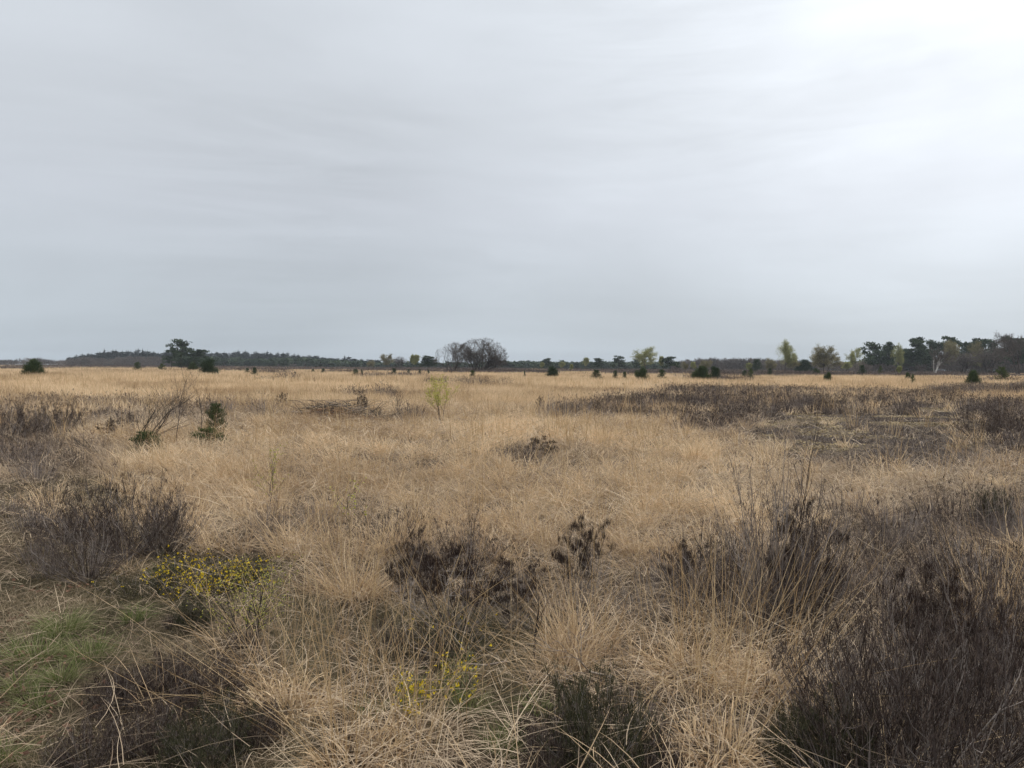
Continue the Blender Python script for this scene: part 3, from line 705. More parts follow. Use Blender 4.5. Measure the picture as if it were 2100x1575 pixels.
TP = {
 'pine': [pine_mature(21), pine_mature(22, 8), pine_mature(23, 10), pine_mature(24, 9)],
 'young_pine': [pine_young(31, M['pine']), pine_young(32, M['pine']), pine_young(33, M['juniper'])],
 'yellow_pine': [pine_young(34, M['pine_y'])],
 'juniper': [juniper_round(41, M['juniper']), juniper_round(42, M['pine'])],
 'birch': [leafy(51, M['birchleaf'], M['bark'], 10, .021, up=.04, spread=.8), leafy(52, M['birchleaf'], M['bark'], 10, .021, up=.06, spread=.75), leafy(57, M['budleaf'], M['bark'], 10, .021, up=.03, spread=.85)],
 'olive': [leafy(53, M['budleaf'], M['bark'], 10, .021, up=.05, spread=.75), leafy(54, M['budleaf'], M['bark'], 10, .021, up=.05, spread=.85)],
 'lime': [leafy(55, M['birchleaf'], M['bark'], 12, .04, up=.2, fr=.08)],
 'bare': [fan_tree(69, M['bark'], 7, .78, 70, 2000, .014, .0012), fan_tree(67, M['bark'], 22, .80, 150, 3400, .009, .0010)],
 'thicket': [bare(63, M['twig'], M['greyhaze'], 16, 3, .5, out=.8, L=.5, r0=.006, rmin=.0032)],
 'oak': [bare(64, M['twig'], M['greyhaze'], 3, 5, .6, out=.4, L=.5, rmin=.0018), bare(65, M['twig'], M['greyhaze'], 5, 4, .6, out=.6, L=.5, rmin=.003)],
 'white': [bare(66, M['birchbark'], M['greyhaze'], 5, 4, .4, out=.35, L=.55, r0=.018, first=1)],
}
CATN = {'pine': ('pine_tree', 'pine tree'), 'young_pine': ('young_pine', 'young pine'), 'yellow_pine': ('young_pine', 'young pine'), 'juniper': ('evergreen_bush', 'bush'),
        'birch': ('birch_tree', 'birch tree'), 'olive': ('birch_tree', 'birch tree'), 'lime': ('young_birch', 'birch tree'), 'bare': ('bare_tree', 'tree'),
        'thicket': ('bare_thicket', 'shrub'), 'oak': ('oak_tree', 'tree'), 'white': ('birch_tree', 'birch tree')}
def tree(kind, px, ytop, wpx, d, label, var=0, group=None):
    X, Y = at_dist(px, d); z0 = float(gz(X, Y))-.05
    h = (yhor(px)-ytop)/F*d+CH-z0; w = wpx/F*d
    if d < 190 and kind in ('young_pine', 'juniper') and wpx < 30: h *= .90; w *= .92
    o = empty(CATN[kind][0], (X, Y, z0), rs.uniform(0, 6.28), (w, w, h))
    for nm, me in TP[kind][var % len(TP[kind])]:
        c = bpy.data.objects.new(nm, me); COL.objects.link(c); c.parent = o
    tag(o, label, CATN[kind][1], group or {'pine': 'mature pines at the heath edge', 'young_pine': 'young pines dotted over the heath', 'yellow_pine': 'young pines dotted over the heath',
        'birch': 'birches in spring leaf', 'olive': 'birches in spring leaf', 'lime': 'birches in spring leaf'}.get(kind))
    return o
TL = [
 ('pine', 372, 699, 50, 330, 'tall dark pine with domed crown, highest tree at the left', 0),
 ('pine', 352, 718, 52, 335, 'broad low pine at the left foot of the tall domed pine', 1),
 ('pine', 412, 718, 60, 340, 'spreading pine joined to the right side of the tall domed pine', 2),
 ('juniper', 388, 733, 60, 320, 'dark undergrowth bush below the tall domed pine', 1),
 ('juniper', 68, 738, 36, 88, 'round green bush standing alone in the grass near the left edge', 0),
 ('juniper', 428, 738, 34, 112, 'dark round bush in the grass right of the tall domed pine', 1),
 ('juniper', 444, 757, 9, 108, 'tiny dark shoot at the right foot of the dark round bush', 1),
 ('young_pine', 282, 741, 18, 175, 'small pine in front of the grey wood, left of the tall domed pine', 2),
 ('yellow_pine', 333, 746, 16, 180, 'low yellowish pine left below the tall domed pine', 0),
 ('juniper', 395, 741, 20, 170, 'green bush just left of the dark round bush', 0),
 ('young_pine', 507, 753, 12, 128, 'left one of the two little pines right of the dark round bush', 0),
 ('young_pine', 522, 752, 17, 100, 'right leaning one of the two little pines right of the dark round bush', 1),
 ('young_pine', 642, 756, 9, 150, 'tiny pine, left one of a pair in the left half of the field', 1),
 ('young_pine', 663, 755, 12, 140, 'tiny pine, right one of a pair in the left half of the field', 0),
 ('young_pine', 606, 762, 5, 120, 'smallest seedling pine left of the tiny pair', 0),
 ('young_pine', 729, 756, 16, 118, 'open little pine below the olive birch at its left', 2),
 ('young_pine', 742, 757, 8, 130, 'seedling pine touching the open little pine', 0),
 ('juniper', 808, 754, 11, 140, 'dark seedling bush below the pale green birch at its left', 1),
 ('young_pine', 838, 756, 8, 138, 'dark seedling pine just below the pale green birch', 0),
 ('young_pine', 861, 756, 8, 140, 'seedling pine left below the dark round pine', 1),
 ('young_pine', 879, 757, 8, 140, 'seedling pine straight below the dark round pine', 0),
 ('young_pine', 969, 758, 16, 110, 'little green pine at the foot of the big bare trees', 2),
 ('young_pine', 1076, 759, 6, 120, 'seedling pine in the first stretch of field right of the bare trees', 1),
 ('pine', 878, 731, 42, 330, 'dark round pine immediately left of the bare trees', 3),
 ('olive', 793, 725, 30, 335, 'olive coloured birch, left of the grey bare one', 0),
 ('oak', 820, 731, 36, 350, 'small grey bare tree between the olive birch and the pale green birch', 1),
 ('lime', 846, 727, 24, 330, 'pale green upright birch left of the dark round pine', 0),
 ('olive', 761, 738, 22, 400, 'low olive tree at the left of the olive birch', 1),
 ('bare', 932, 699, 84, 200, 'left bare tree of the central pair, leaning out to the left', 0),
 ('bare', 988, 689, 108, 206, 'biggest bare tree with many stems fanning out in the centre', 1),
 ('thicket', 974, 716, 66, 200, 'dense purplish thicket inside the central pair of bare trees', 0),
 ('thicket', 1012, 726, 44, 204, 'low thicket at the right foot of the biggest bare tree', 0),
 ('pine', 1040, 741, 50, 450, 'low dark pine right behind the central bare trees', 0),
 ('lime', 1150, 742, 14, 380, 'small bright green birch, first right of the bare trees', 0),
 ('lime', 1110, 743, 10, 380, 'narrow pale birch sapling behind the field right of the bare trees', 0),
 ('lime', 1171, 747, 10, 250, 'little cone of pale green leaves left of the dark round bush in the centre right', 0),
 ('pine', 1124, 735, 26, 420, 'first pine top poking above the centre tree line', 1),
 ('juniper', 1133, 750, 26, 122, 'dark low round bush right of the central field', 1),
 ('pine', 1225, 735, 28, 400, 'ragged pine above the small pine group in the centre right', 2),
 ('lime', 1199, 733, 14, 420, 'thin pale birch between two pines of the centre tree line', 0),
 ('pine', 1268, 731, 30, 400, 'tall pine left of the large light green tree', 3),
 ('pine', 1306, 738, 24, 410, 'dark pine touching the left side of the large light green tree', 0),
 ('young_pine', 1223, 756, 26, 92, 'ragged young pine, first of the row in the right field', 1),
 ('young_pine', 1262, 758, 15, 98, 'young pine with pointed top, second of the row in the right field', 0),
 ('young_pine', 1281, 761, 11, 105, 'smallest young pine left of the bushy one', 2),
 ('juniper', 1316, 751, 28, 96, 'bushy dark green pine below the large light green tree', 0),
 ('young_pine', 1357, 756, 22, 104, 'wide loose young pine right of the bushy dark green one', 2),
 ('birch', 1325, 712, 56, 300, 'large light green tree with round crown right of the centre', 0),
 ('lime', 1355, 730, 14, 330, 'slim pale birch between the large light green tree and the layered pine', 0),
 ('pine', 1376, 732, 44, 330, 'layered dark pine right of the large light green tree', 1),
 ('olive', 1402, 741, 16, 300, 'small olive birch right of the layered pine', 1),
 ('lime', 1421, 742, 16, 300, 'yellow green birch cone left of the paired dark bushes', 0),
 ('olive', 1446, 738, 24, 290, 'olive birch rising behind the paired dark bushes', 0),
 ('juniper', 1438, 752, 36, 104, 'left one of the paired dark bushes in the right field', 0),
 ('juniper', 1466, 750, 24, 106, 'right one of the paired dark bushes in the right field', 1),
 ('lime', 1533, 744, 14, 260, 'yellow green birch cone alone before the grey wood', 0),
 ('young_pine', 1552, 737, 24, 260, 'dark pine left of the tall pale birch', 1),
 ('yellow_pine', 1540, 757, 14, 112, 'yellowish young pine below the yellow green cone', 0),
 ('young_pine', 1527, 758, 14, 125, 'dark seedling pine left of the yellowish one', 0),
 ('young_pine', 1579, 754, 13, 150, 'dark pointed young pine left below the tall pale birch', 0),
 ('birch', 1609, 698, 48, 280, 'tall pale birch with open crown, first tall tree of the right side', 1),
 ('olive', 1622, 733, 34, 290, 'low leafy birch at the right foot of the tall pale birch', 0),
 ('olive', 1580, 734, 30, 300, 'low leafy birch at the left foot of the tall pale birch', 1),
 ('juniper', 1648, 739, 34, 290, 'dark bush between the two tall pale birches', 1),
 ('birch', 1690, 707, 60, 285, 'second tall birch, brownish green, right of the dark bush', 2),
 ('olive', 1700, 728, 60, 290, 'lower leafy growth around the foot of the second tall birch', 0),
 ('lime', 1736, 742, 26, 300, 'bright green low birch right of the second tall birch', 0),
 ('juniper', 1674, 754, 14, 170, 'dark seedling bush below the second tall birch at its left', 0),
 ('juniper', 1698, 762, 16, 96, 'round dark seedling bush below the second tall birch', 0),
 ('birch', 1756, 714, 36, 325, 'thin pale birch just left of the pine wood', 0),
 ('young_pine', 1768, 747, 18, 165, 'dark young pine in front of the left end of the pine wood', 1),
 ('yellow_pine', 1806, 751, 10, 180, 'small yellowish pine, left one of those before the pine wood', 0),
 ('lime', 1842, 750, 12, 170, 'small yellow green birch before the pine wood', 0),
 ('juniper', 1862, 762, 12, 110, 'little round bush below the pine wood', 0),
 ('yellow_pine', 1872, 768, 10, 85, 'yellowish seedling pine nearest below the pine wood', 0),
 ('juniper', 1996, 757, 28, 80, 'round dark bush standing in the grass at the right', 0),
 ('yellow_pine', 2054, 753, 26, 98, 'yellowish wide pine right of the round dark bush', 0),
 ('pine', 1791, 705, 50, 330, 'leftmost pine of the pine wood with wind swept side', 0),
 ('pine', 1820, 705, 46, 335, 'second pine of the pine wood from the left', 3),
 ('birch', 1838, 705, 28, 325, 'pale birch squeezed between the pines', 1),
 ('pine', 1855, 716, 38, 345, 'lower pine right of the squeezed pale birch', 1),
 ('pine', 1880, 694, 46, 330, 'tallest pine of the wood left of the white stemmed birch', 2),
 ('pine', 1908, 701, 44, 340, 'pine directly behind the white stemmed birch', 0),
 ('white', 1918, 712, 64, 250, 'bare birch with white forking stems before the pine wood', 0),
 ('pine', 1942, 694, 54, 340, 'broad pine with highest round top right of the white stemmed birch', 3),
 ('olive', 1952, 697, 40, 322, 'yellowish birch in front of the broad pine', 0),
 ('pine', 1975, 703, 50, 345, 'pine right of the yellowish birch', 1),
 ('pine', 2008, 696, 52, 340, 'dense pine in the right part of the wood', 2),
 ('olive', 1996, 700, 44, 335, 'dull olive tree in front of the dense pine', 1),
 ('pine', 2030, 700, 40, 350, 'pine with pointed top right of the dense pine', 0),
 ('pine', 2062, 691, 46, 340, 'tall pine near the right edge behind the bare oak', 1),
 ('pine', 2098, 696, 60, 345, 'pine cut by the right edge', 3),
 ('oak', 2088, 682, 100, 270, 'big brown bare oak at the right edge', 0),
 ('oak', 2030, 712, 90, 285, 'low bare oak left of the big bare oak', 1),
 ('oak', 1975, 722, 70, 300, 'low bare thicket tree behind the field right of the white stemmed birch', 1),
]
for t in TL: tree(*t)

# ------------------------------------------------------------------ far woods (one mass each)
def prof(px, pts):
    return np.interp(px, [p[0] for p in pts], [p[1] for p in pts])
def wood(name, mat, label, pts, d0, d1, n, style, wpx, seed):
    rng = np.random.RandomState(seed); g = Geo()
    for i in range(n):
        px = rng.uniform(pts[0][0], pts[-1][0]); d = rng.uniform(d0, d1)
        X, Y = at_dist(px, d); top = prof(px, pts)+(rng.normal(2.0, 2.6) if style == 'spruce' else rng.normal(1.5, 1.6))
        h = max(3.0, (yhor(px)-top)/F*d+CH); w = wpx/F*d*rng.uniform(.8, 1.4)
        c = rng.rand()
        if style == 'spruce':
            m = 190; u = rng.rand(m)**.8*.92; a = rng.uniform(0, 6.283, m); r = w*.5*(1-u)*(.7+.4*np.sin(u*38))*rng.uniform(.5, 1.1, m)+.1
            P = np.stack([X+np.cos(a)*r, Y+np.sin(a)*r, u*h], -1)
            blades(g, P, a, 1.2, 2.0, w*.34, w*.26, np.clip(c*.6+rng.rand(m)*.4, 0, 1), 1)
            blades(g, np.array([[X, Y, h*.7]]), 0, 0, 0, h*.36, 1.5, .3, 1)
        elif style == 'dome':
            m = 300; v = rng.normal(0, 1, (m, 3)); v[:, 2] = np.abs(v[:, 2]); v /= np.linalg.norm(v, axis=1)[:, None]
            v *= rng.uniform(.6, 1.0, m)[:, None]
            P = np.stack([X+v[:, 0]*w*.5, Y+v[:, 1]*w*.5, h*.25+v[:, 2]*h*.72], -1); P[:60, 2] = rng.uniform(0, h*.5, 60)
            blades(g, P, np.arctan2(v[:, 1], v[:, 0]), .2, .9, h*.16, w*.03+.1, np.clip(c*.6+rng.rand(m)*.4, 0, 1), 1)
        else:
            m = 170; v = rng.normal(0, 1, (m, 3)); v /= np.linalg.norm(v, axis=1)[:, None]; v *= rng.uniform(.5, 1.0, m)[:, None]
            P = np.stack([X+v[:, 0]*w*.5, Y+v[:, 1]*w*.5, h*.56+v[:, 2]*h*.40], -1); P[:40, 2] = rng.uniform(0, h*.4, 40)
            flakes(g, P, w*.22, np.clip(c*.6+rng.rand(m)*.4, 0, 1), rng, .3, True)
    o = g.obj(name, mat); tag(o, label, 'woodland', kind='stuff')
wood('spruce_wood', M['spruce'], 'dark far spruce wood with spiky top line at the left', [(140, 735), (175, 727), (215, 720), (250, 718), (340, 721), (420, 724), (460, 722), (540, 722), (570, 725), (620, 728), (680, 734), (780, 739)], 690, 830, 520, 'spruce', 13, 71)
wood('bare_wood', M['greyhaze'], 'far grey brown leafless wood low at the left edge', [(-140, 737), (20, 737), (60, 734), (120, 738), (170, 733), (230, 733), (300, 729), (335, 730), (370, 738), (500, 742), (760, 745)], 600, 690, 230, 'dome', 24, 72)
wood('pine_wood', M['pine'], 'far dark pine wood behind the middle of the field', [(370, 730), (440, 731), (520, 735), (600, 731), (700, 738), (760, 741), (900, 742), (1060, 740), (1200, 741), (1400, 742), (1660, 743), (1780, 738)], 560, 700, 700, 'round', 16, 73)
wood('bare_wood', M['greyhaze'], 'far purplish brown leafless wood right of the centre', [(1385, 742), (1420, 736), (1450, 734), (1500, 735), (1540, 734), (1580, 736), (1640, 740), (1760, 742)], 500, 560, 170, 'dome', 22, 74)
wood('bare_wood', M['greyhaze'], 'far brownish undergrowth at the foot of the pine wood at the right', [(1760, 738), (1850, 736), (1960, 732), (2060, 726), (2200, 720), (2350, 716)], 350, 400, 160, 'dome', 24, 75)
wood('pine_wood', M['pine'], 'rear pines closing the right end of the heath', [(1770, 728), (1860, 724), (1950, 716), (2060, 708), (2200, 705), (2400, 704)], 370, 430, 110, 'round', 22, 76)

# ------------------------------------------------------------------ young birch saplings, bare saplings
def sapling(name, px, d, ytop, spread_px, barkm, leafm, label, cat, seed, stems=1, depth=2, nleaf=3, size=.03, r=.008, lean=(0, 0), L=.55, spread=.5, up=.16, leaf_h=.2, kids=2, n=5):
    rng = np.random.RandomState(seed); X, Y = at_dist(px, d); z0 = float(gz(X, Y))-.02
    h = (yhor(px)-ytop)/F*d+CH-z0
    segs = []; ends = []
    P = dict(n=n, wob=.07, up=up, kids=kids, spread=spread, ratio=.45, rr=.55, rmin=.0016 if d > 9 else .0011, first=1, tap=.8)
    for s in range(stems):
        dv = np.array([lean[0]+rng.normal(0, .10*(stems > 1)), lean[1]+rng.normal(0, .10*(stems > 1)), 1.]); dv /= np.linalg.norm(dv)
        grow(rng, segs, ends, rng.normal(0, .015, 3)*[1, 1, 0], dv, h*.95, r, depth, P)
    A = np.array([q[1] for q in segs]); zs = h/A[:, 2].max(); rw = np.percentile(np.abs(A[:, 0]-A[:, 0].mean()), 95); xs = (spread_px/F*d*.5)/max(rw, 1e-3); xs = min(max(xs, .5), 1.8)
    sc = np.array([xs, xs, zs]); segs = [(a*sc, b*sc, r0, r1, k) for a, b, r0, r1, k in segs]
    o = empty(name, (X, Y, z0)); seg_geo(segs).obj('stems', barkm, o)
    if leafm:
        E = np.array([s_[1] for s_ in segs if s_[4] < depth]); E = E[E[:, 2] > h*leaf_h]
        ids = np.repeat(np.arange(len(E)), nleaf); g = Geo()
        flakes(g, E[ids]+rng.normal(0, size*.8, (len(ids), 3)), size, rng.rand(len(ids)), rng)
        g.obj('leaves', leafm, o)
    tag(o, label, cat); return o
sapling('young_birch', 908, 21, 766, 50, M['twig'], M['limeleaf'], 'yellow green birch sapling alone in the straw grass at the centre', 'sapling', 81, 4, 2, 3, .030, .009, leaf_h=.35, spread=.4, n=4)
sapling('bare_sapling', 360, 15, 694, 60, M['twig'], None, 'tallest thin bare sapling, its tip against the sky at the left', 'sapling', 82, 1, 2, r=.010, spread=.55, up=.12)
sapling('bare_sapling', 409, 15.5, 742, 60, M['twig'], None, 'second thin bare sapling right of the tallest one', 'sapling', 83, 1, 2, r=.009, spread=.65, up=.1)
sapling('bare_shrub', 272, 14, 776, 110, M['twig'], None, 'dark bare shrub leaning to the right from the grass at the left', 'shrub', 84, 5, 2, r=.013, lean=(.42, 0), up=.10, spread=.35)
sapling('bare_shrub', 225, 12.2, 872, 150, M['twig'], None, 'low arching bare branches reaching left in front of the leaning shrub', 'shrub', 85, 4, 1, r=.010, lean=(-.9, .1), up=.02, spread=.35)
sapling('bare_shrub', 815, 25, 782, 55, M['twig'], None, 'fine bare shrub in the grass left of the yellow green sapling', 'shrub', 89, 9, 1, r=.006, up=.06, spread=.5)
sapling('young_birch', 722, 6.4, 980, 60, M['twig'], M['limeleaf'], 'slim sapling with a few green buds at its tip behind the tall straw tussock', 'sapling', 86, 1, 1, 2, .022, .006, leaf_h=.55)
sapling('young_birch', 549, 8.0, 912, 60, M['twig'], M['limeleaf'], 'slim sapling with small green leaves in straw grass left of centre', 'sapling', 87, 2, 1, 3, .016, .005, leaf_h=.3)
sapling('young_birch', 512, 4.05, 1150, 170, M['twig'], M['limeleaf'], 'low birch sapling with lime green leaves behind the lying stalks', 'sapling', 88, 7, 1, 3, .0095, .0045, leaf_h=.25, spread=.7, kids=3, n=5, up=.05)
sapling('dead_sapling', 1108, 4.0, 1190, 40, M['twig'], None, 'thin dark dead stem rising between straw tufts at the centre', 'sapling', 90, 1, 1, r=.009, spread=.3, n=4)

# young pines half hidden in grass (left)
def near_pine(px, py, w, h, kind, label, var):
    X, Y = ground_at(px, py); o = empty('young_pine', (X, Y, float(gz(X, Y))-.05), 1.0, (w, w, h))
    for nm, me in TP[kind][var]:
        c = bpy.data.objects.new(nm, me); COL.objects.link(c); c.parent = o
    tag(o, label, 'young pine', 'young pines dotted over the heath')
near_pine(443, 893, .5, .75, 'young_pine', 'knee high young pine in grass right of the bare saplings', 2)
near_pine(300, 935, .6, .5, 'young_pine', 'low young pine half hidden in grass at the foot of the leaning shrub', 2)
near_pine(425, 915, .75, .45, 'yellow_pine', 'yellowish low pine in grass in front of the knee high one', 0)

# ------------------------------------------------------------------ yellow flowered dwarf broom
def broom(px, py, w, h, nst, nfl, label, seed, matl):
    rng = np.random.RandomState(seed); X, Y = ground_at(px, py)
    o = empty('broom_shrub', (X, Y, float(gz(X, Y))-.01))
    S = arc_stems(rng, nst, 1.15, h, 5, w*.35); n, m, _ = S.shape; S[:, :, 0] *= w/(2*h)*1.1
    gs = Geo(); gl = Geo(); gf = Geo()
    for k in range(m-1): tubes(gs, S[:, k], S[:, k+1], .0016, .0012, rng.rand(n), 3)
    base = np.concatenate([S[:, k] for k in range(1, m)]); ids = rng.randint(0, len(base), nst*40); B = len(ids)
    blades(gl, base[ids]+rng.normal(0, .014, (B, 3)), rng.uniform(0, 6.28, B), rng.uniform(.1, 1.2, B), rng.uniform(.1, 1.2, B), .022*rng.uniform(.5, 1.4, B), .0032, rng.rand(B), 1)
    top = np.concatenate([S[:, k] for k in (m-3, m-2, m-1)]); ids = rng.randint(0, len(top), nfl)
    C = top[ids]+rng.normal(0, .018, (nfl, 3)); C = np.repeat(C, 3, 0)+rng.normal(0, .004, (nfl*3, 3))
    flakes(gf, C, .0135, rng.rand(nfl*3), rng)
    gs.obj('stems', M['heather'], o); gl.obj('leaves', matl, o); gf.obj('flowers', M['flower'], o)
    tag(o, label, 'shrub', 'yellow flowered dwarf broom')
broom(430, 1215, .66, .27, 190, 560, 'broad low shrub dotted with yellow flowers in front of the dark heather mound', 91, M['heather_green'])
broom(350, 1200, .30, .22, 60, 60, 'small yellow flowered shrub at the left of the broad one', 92, M['heather_green'])
broom(520, 1200, .28, .22, 60, 36, 'sparse yellow flowered shrub at the right of the broad one', 93, M['heather_green'])
broom(845, 1470, .16, .24, 34, 150, 'small upright plant with dense golden flowers near the bottom centre', 94, M['green'])
broom(935, 1440, .24, .22, 40, 90, 'loose plant with scattered golden flowers right of the dense upright one', 95, M['green'])
broom(920, 1350, .50, .30, 110, 16, 'dark green shrub with few yellow flowers under the crossing stalks', 96, M['heather_green'])
broom(270, 1225, .40, .16, 70, 4, 'dark green low shrub at the left of the yellow flowers', 97, M['heather_green'])

# ------------------------------------------------------------------ single tussocks in the foreground
def tussock(name, px, py, L, nb, spread, th, curl, wd, mat, label, cat, seed, n=5, group=None, stalk=0, stL=1.0, lean=0):
    rng = np.random.RandomState(seed); X, Y = ground_at(px, py)
    o = empty(name, (X, Y, float(gz(X, Y))-.01)); g = Geo()
    a = rng.uniform(0, 6.283, nb); r = spread*np.sqrt(rng.rand(nb)); q = rng.rand(nb)
    P = np.stack([np.cos(a)*r, np.sin(a)*r, np.zeros(nb)], -1)
    blades(g, P, a+rng.normal(0, .5, nb), th[0]+(th[1]-th[0])*q, th[0]+(th[1]-th[0])*q+rng.uniform(curl[0], curl[1], nb), L*rng.uniform(.45, 1.2, nb), wd*rng.uniform(.6, 1.3, nb), np.clip(rng.rand(nb)*.8+.15, 0, 1), n)
    g.obj('leaves', mat, o)
    if stalk:
        g = Geo(); a = rng.uniform(0, 6.283, stalk); r = spread*.6*np.sqrt(rng.rand(stalk)); P = np.stack([np.cos(a)*r, np.sin(a)*r, np.zeros(stalk)], -1)
        t0 = rng.uniform(0, .8, stalk)**1.2; blades(g, P, a+rng.normal(lean, .6, stalk), t0, t0+rng.uniform(-.1, .35, stalk), stL*rng.uniform(.55, 1.15, stalk), .0028, rng.rand(stalk), 6, taper=.6)
        g.obj('stalks', M['straw_gold'], o)
    tag(o, label, cat, group)
G1 = 'dry grass tussocks in the foreground'
tussock('grass_tussock', 725, 1585, .24, 380, .17, (.1, 1.5), (.8, 3.0), .0065, M['straw'], 'tall straw tussock with upright golden stalks left of the bottom centre', 'grass', 101, 6, G1, 55, 1.02)
tussock('grass_tussock', 590, 1470, .24, 520, .19, (.1, 1.5), (.8, 3.0), .0060, M['straw'], 'curled pale tussock between the low heather and the tall straw tussock', 'grass', 102, 6, G1, 26, .95)
tussock('grass_tussock', 850, 1540, .22, 520, .20, (.1, 1.5), (.8, 3.0), .0062, M['straw_grey'], 'curled greyish tussock below the small golden flowers', 'grass', 103, 6, G1, 10, .8)
tussock('grass_tussock', 1430, 1400, .26, 760, .26, (.1, 1.5), (.8, 3.0), .0060, M['straw'], 'wide curled tussock behind the grey green heather dome', 'grass', 104, 6, G1, 22, .85)
tussock('grass_tussock', 1570, 1420, .26, 640, .24, (.1, 1.5), (.8, 3.0), .0060, M['straw'], 'curled tussock at the foot of the tallest twiggy heather', 'grass', 105, 6, G1, 20, .9)
tussock('grass_tussock', 1475, 1575, .22, 480, .18, (.1, 1.4), (.8, 3.0), .0065, M['straw'], 'curled tussock at the bottom edge right of the grey green dome', 'grass', 106, 6, G1, 40, 1.0)
tussock('grass_tussock', 1190, 1350, .40, 130, .20, (.05, .65), (.1, .9), .0042, M['straw'], 'golden upright tussock right of the thin dark dead stem', 'grass', 107, 5, G1, 30, .9)
tussock('grass_tussock', 720, 1230, .42, 200, .16, (.1, 1.0), (.3, 1.2), .0045, M['straw'], 'tall straw tussock behind the crossing stalks, left of the blackest heather', 'grass', 108, 5, G1, 50, 1.0)
tussock('grass_tussock', 1420, 950, .5, 260, .16, (.05, .6), (.2, .9), .009, M['straw'], 'bright tall tussock before the grey heather band at centre right', 'grass', 109, 4, G1, 30, .9)
tussock('grass_tussock', 2050, 1300, .5, 330, .15, (.2, .9), (.3, 1.0), .0045, M['straw'], 'leaning straw tussock near the right edge above the dark mass', 'grass', 110, 5, G1, 34, 1.0)
tussock('grass_tussock', 1790, 1060, .5, 330, .2, (.4, 1.1), (.3, 1.0), .006, M['straw_grey'], 'drooping grey tussock right of the tallest heather', 'grass', 111, 4, G1, 16, .8)
G2 = 'fresh green grass tufts on the turf'
for i, (px, py, L, nb, lab) in enumerate([(70, 1370, .20, 620, 'largest fresh green tuft near the left edge'), (130, 1310, .19, 560, 'green tuft behind the largest one'), (185, 1360, .17, 480, 'bright green tuft right of the largest one'),
      (45, 1440, .15, 320, 'green tuft in front of the largest one at the left edge'), (125, 1420, .15, 300, 'small green tuft in front of the bright one'), (75, 1470, .14, 260, 'lowest green tuft of the left group'),
      (335, 1190, .14, 220, 'green tuft between yellow flowers and turf'), (275, 1280, .15, 200, 'olive green tuft right of the left group'), (1040, 1545, .14, 260, 'green tuft left of the grey green heather dome'),
      (960, 1470, .14, 180, 'pale green tuft below the loose golden flowers'), (1100, 1470, .13, 160, 'pale green tuft behind the grey green dome'), (5, 1580, .14, 180, 'green tuft cut by the bottom left corner'), (760, 1480, .12, 120, 'green shoots right of the tall straw tussock')]):
    tussock('green_tuft', px, py, L, nb, .055+.02*(nb > 400)*2, (.1, 1.0), (.3, 1.5), .003, M['green'], lab, 'grass', 120+i, 4, G2)

# long stalks that fell across the foreground
g = Geo(); rng = np.random.RandomState(140)
for (x0, y0, x1, y1, h1) in [(600, 1420, 170, 1370, .12), (560, 1500, 260, 1290, .30), (640, 1480, 330, 1120, .62), (560, 1440, 380, 1150, .55), (1000, 1470, 700, 1150, .5), (740, 1480, 1100, 1150, .5),
                             (1500, 1560, 1850, 1100, .7), (1350, 1600, 1650, 1180, .6), (1760, 1500, 1480, 1150, .6), (950, 1550, 560, 1420, .2), (1330, 1570, 1000, 1300, .35), (2060, 1500, 1900, 1180, .5), (1620, 1420, 1800, 1180, .5), (800, 1440, 640, 1080, .6)]:
    a = np.array([*ground_at(x0, y0), 0.]); a[2] = float(gz(a[0], a[1]))
    bx, by = ground_at(x1, y1, h1); b = np.array([bx, by, h1]); m = 9
    t = np.linspace(0, 1, m)[:, None]; bow = rng.uniform(.02, .09)
    Pq = a*(1-t)+b*t; Pq[:, 2] += np.sin(t[:, 0]*math.pi)*bow
    tubes(g, Pq[:-1], Pq[1:], .0016*(1-.6*t[:-1, 0]), .0016*(1-.6*t[1:, 0]), rng.rand(), 3)
for (cx, cy, sx, sy, n) in ((900, 1420, 260, 90, 70), (560, 1430, 130, 90, 46), (1330, 1420, 200, 110, 60), (1560, 1450, 120, 100, 36), (700, 1540, 160, 40, 30), (1950, 1330, 130, 90, 30), (1150, 1300, 240, 60, 40)):
    for k in range(n):
        X0, Y0 = ground_at(rng.normal(cx, sx*.6), min(1640, max(1180, rng.normal(cy, sy*.6))))
        az = rng.uniform(0, 6.283); th = rng.uniform(.15, 1.25); L = rng.uniform(.5, 1.05); m = 7; th1 = th+rng.uniform(-.05, .3)
        P = [np.array([X0, Y0, float(gz(X0, Y0))])]
        for q in range(m-1):
            t_ = th+(th1-th)*q/m; P.append(P[-1]+np.array([math.cos(az)*math.sin(t_), math.sin(az)*math.sin(t_), math.cos(t_)])*L/(m-1))
        P = np.array(P); tt = np.arange(m-1)/(m-1)
        tubes(g, P[:-1], P[1:], .0013*(1-.5*tt), .0013*(1-.5*(tt+1/(m-1))), rng.rand(), 3)
o = g.obj('lying_stalks', M['straw_gold']); tag(o, 'long pale stalks lying crosswise over the foreground plants', 'grass', kind='stuff')

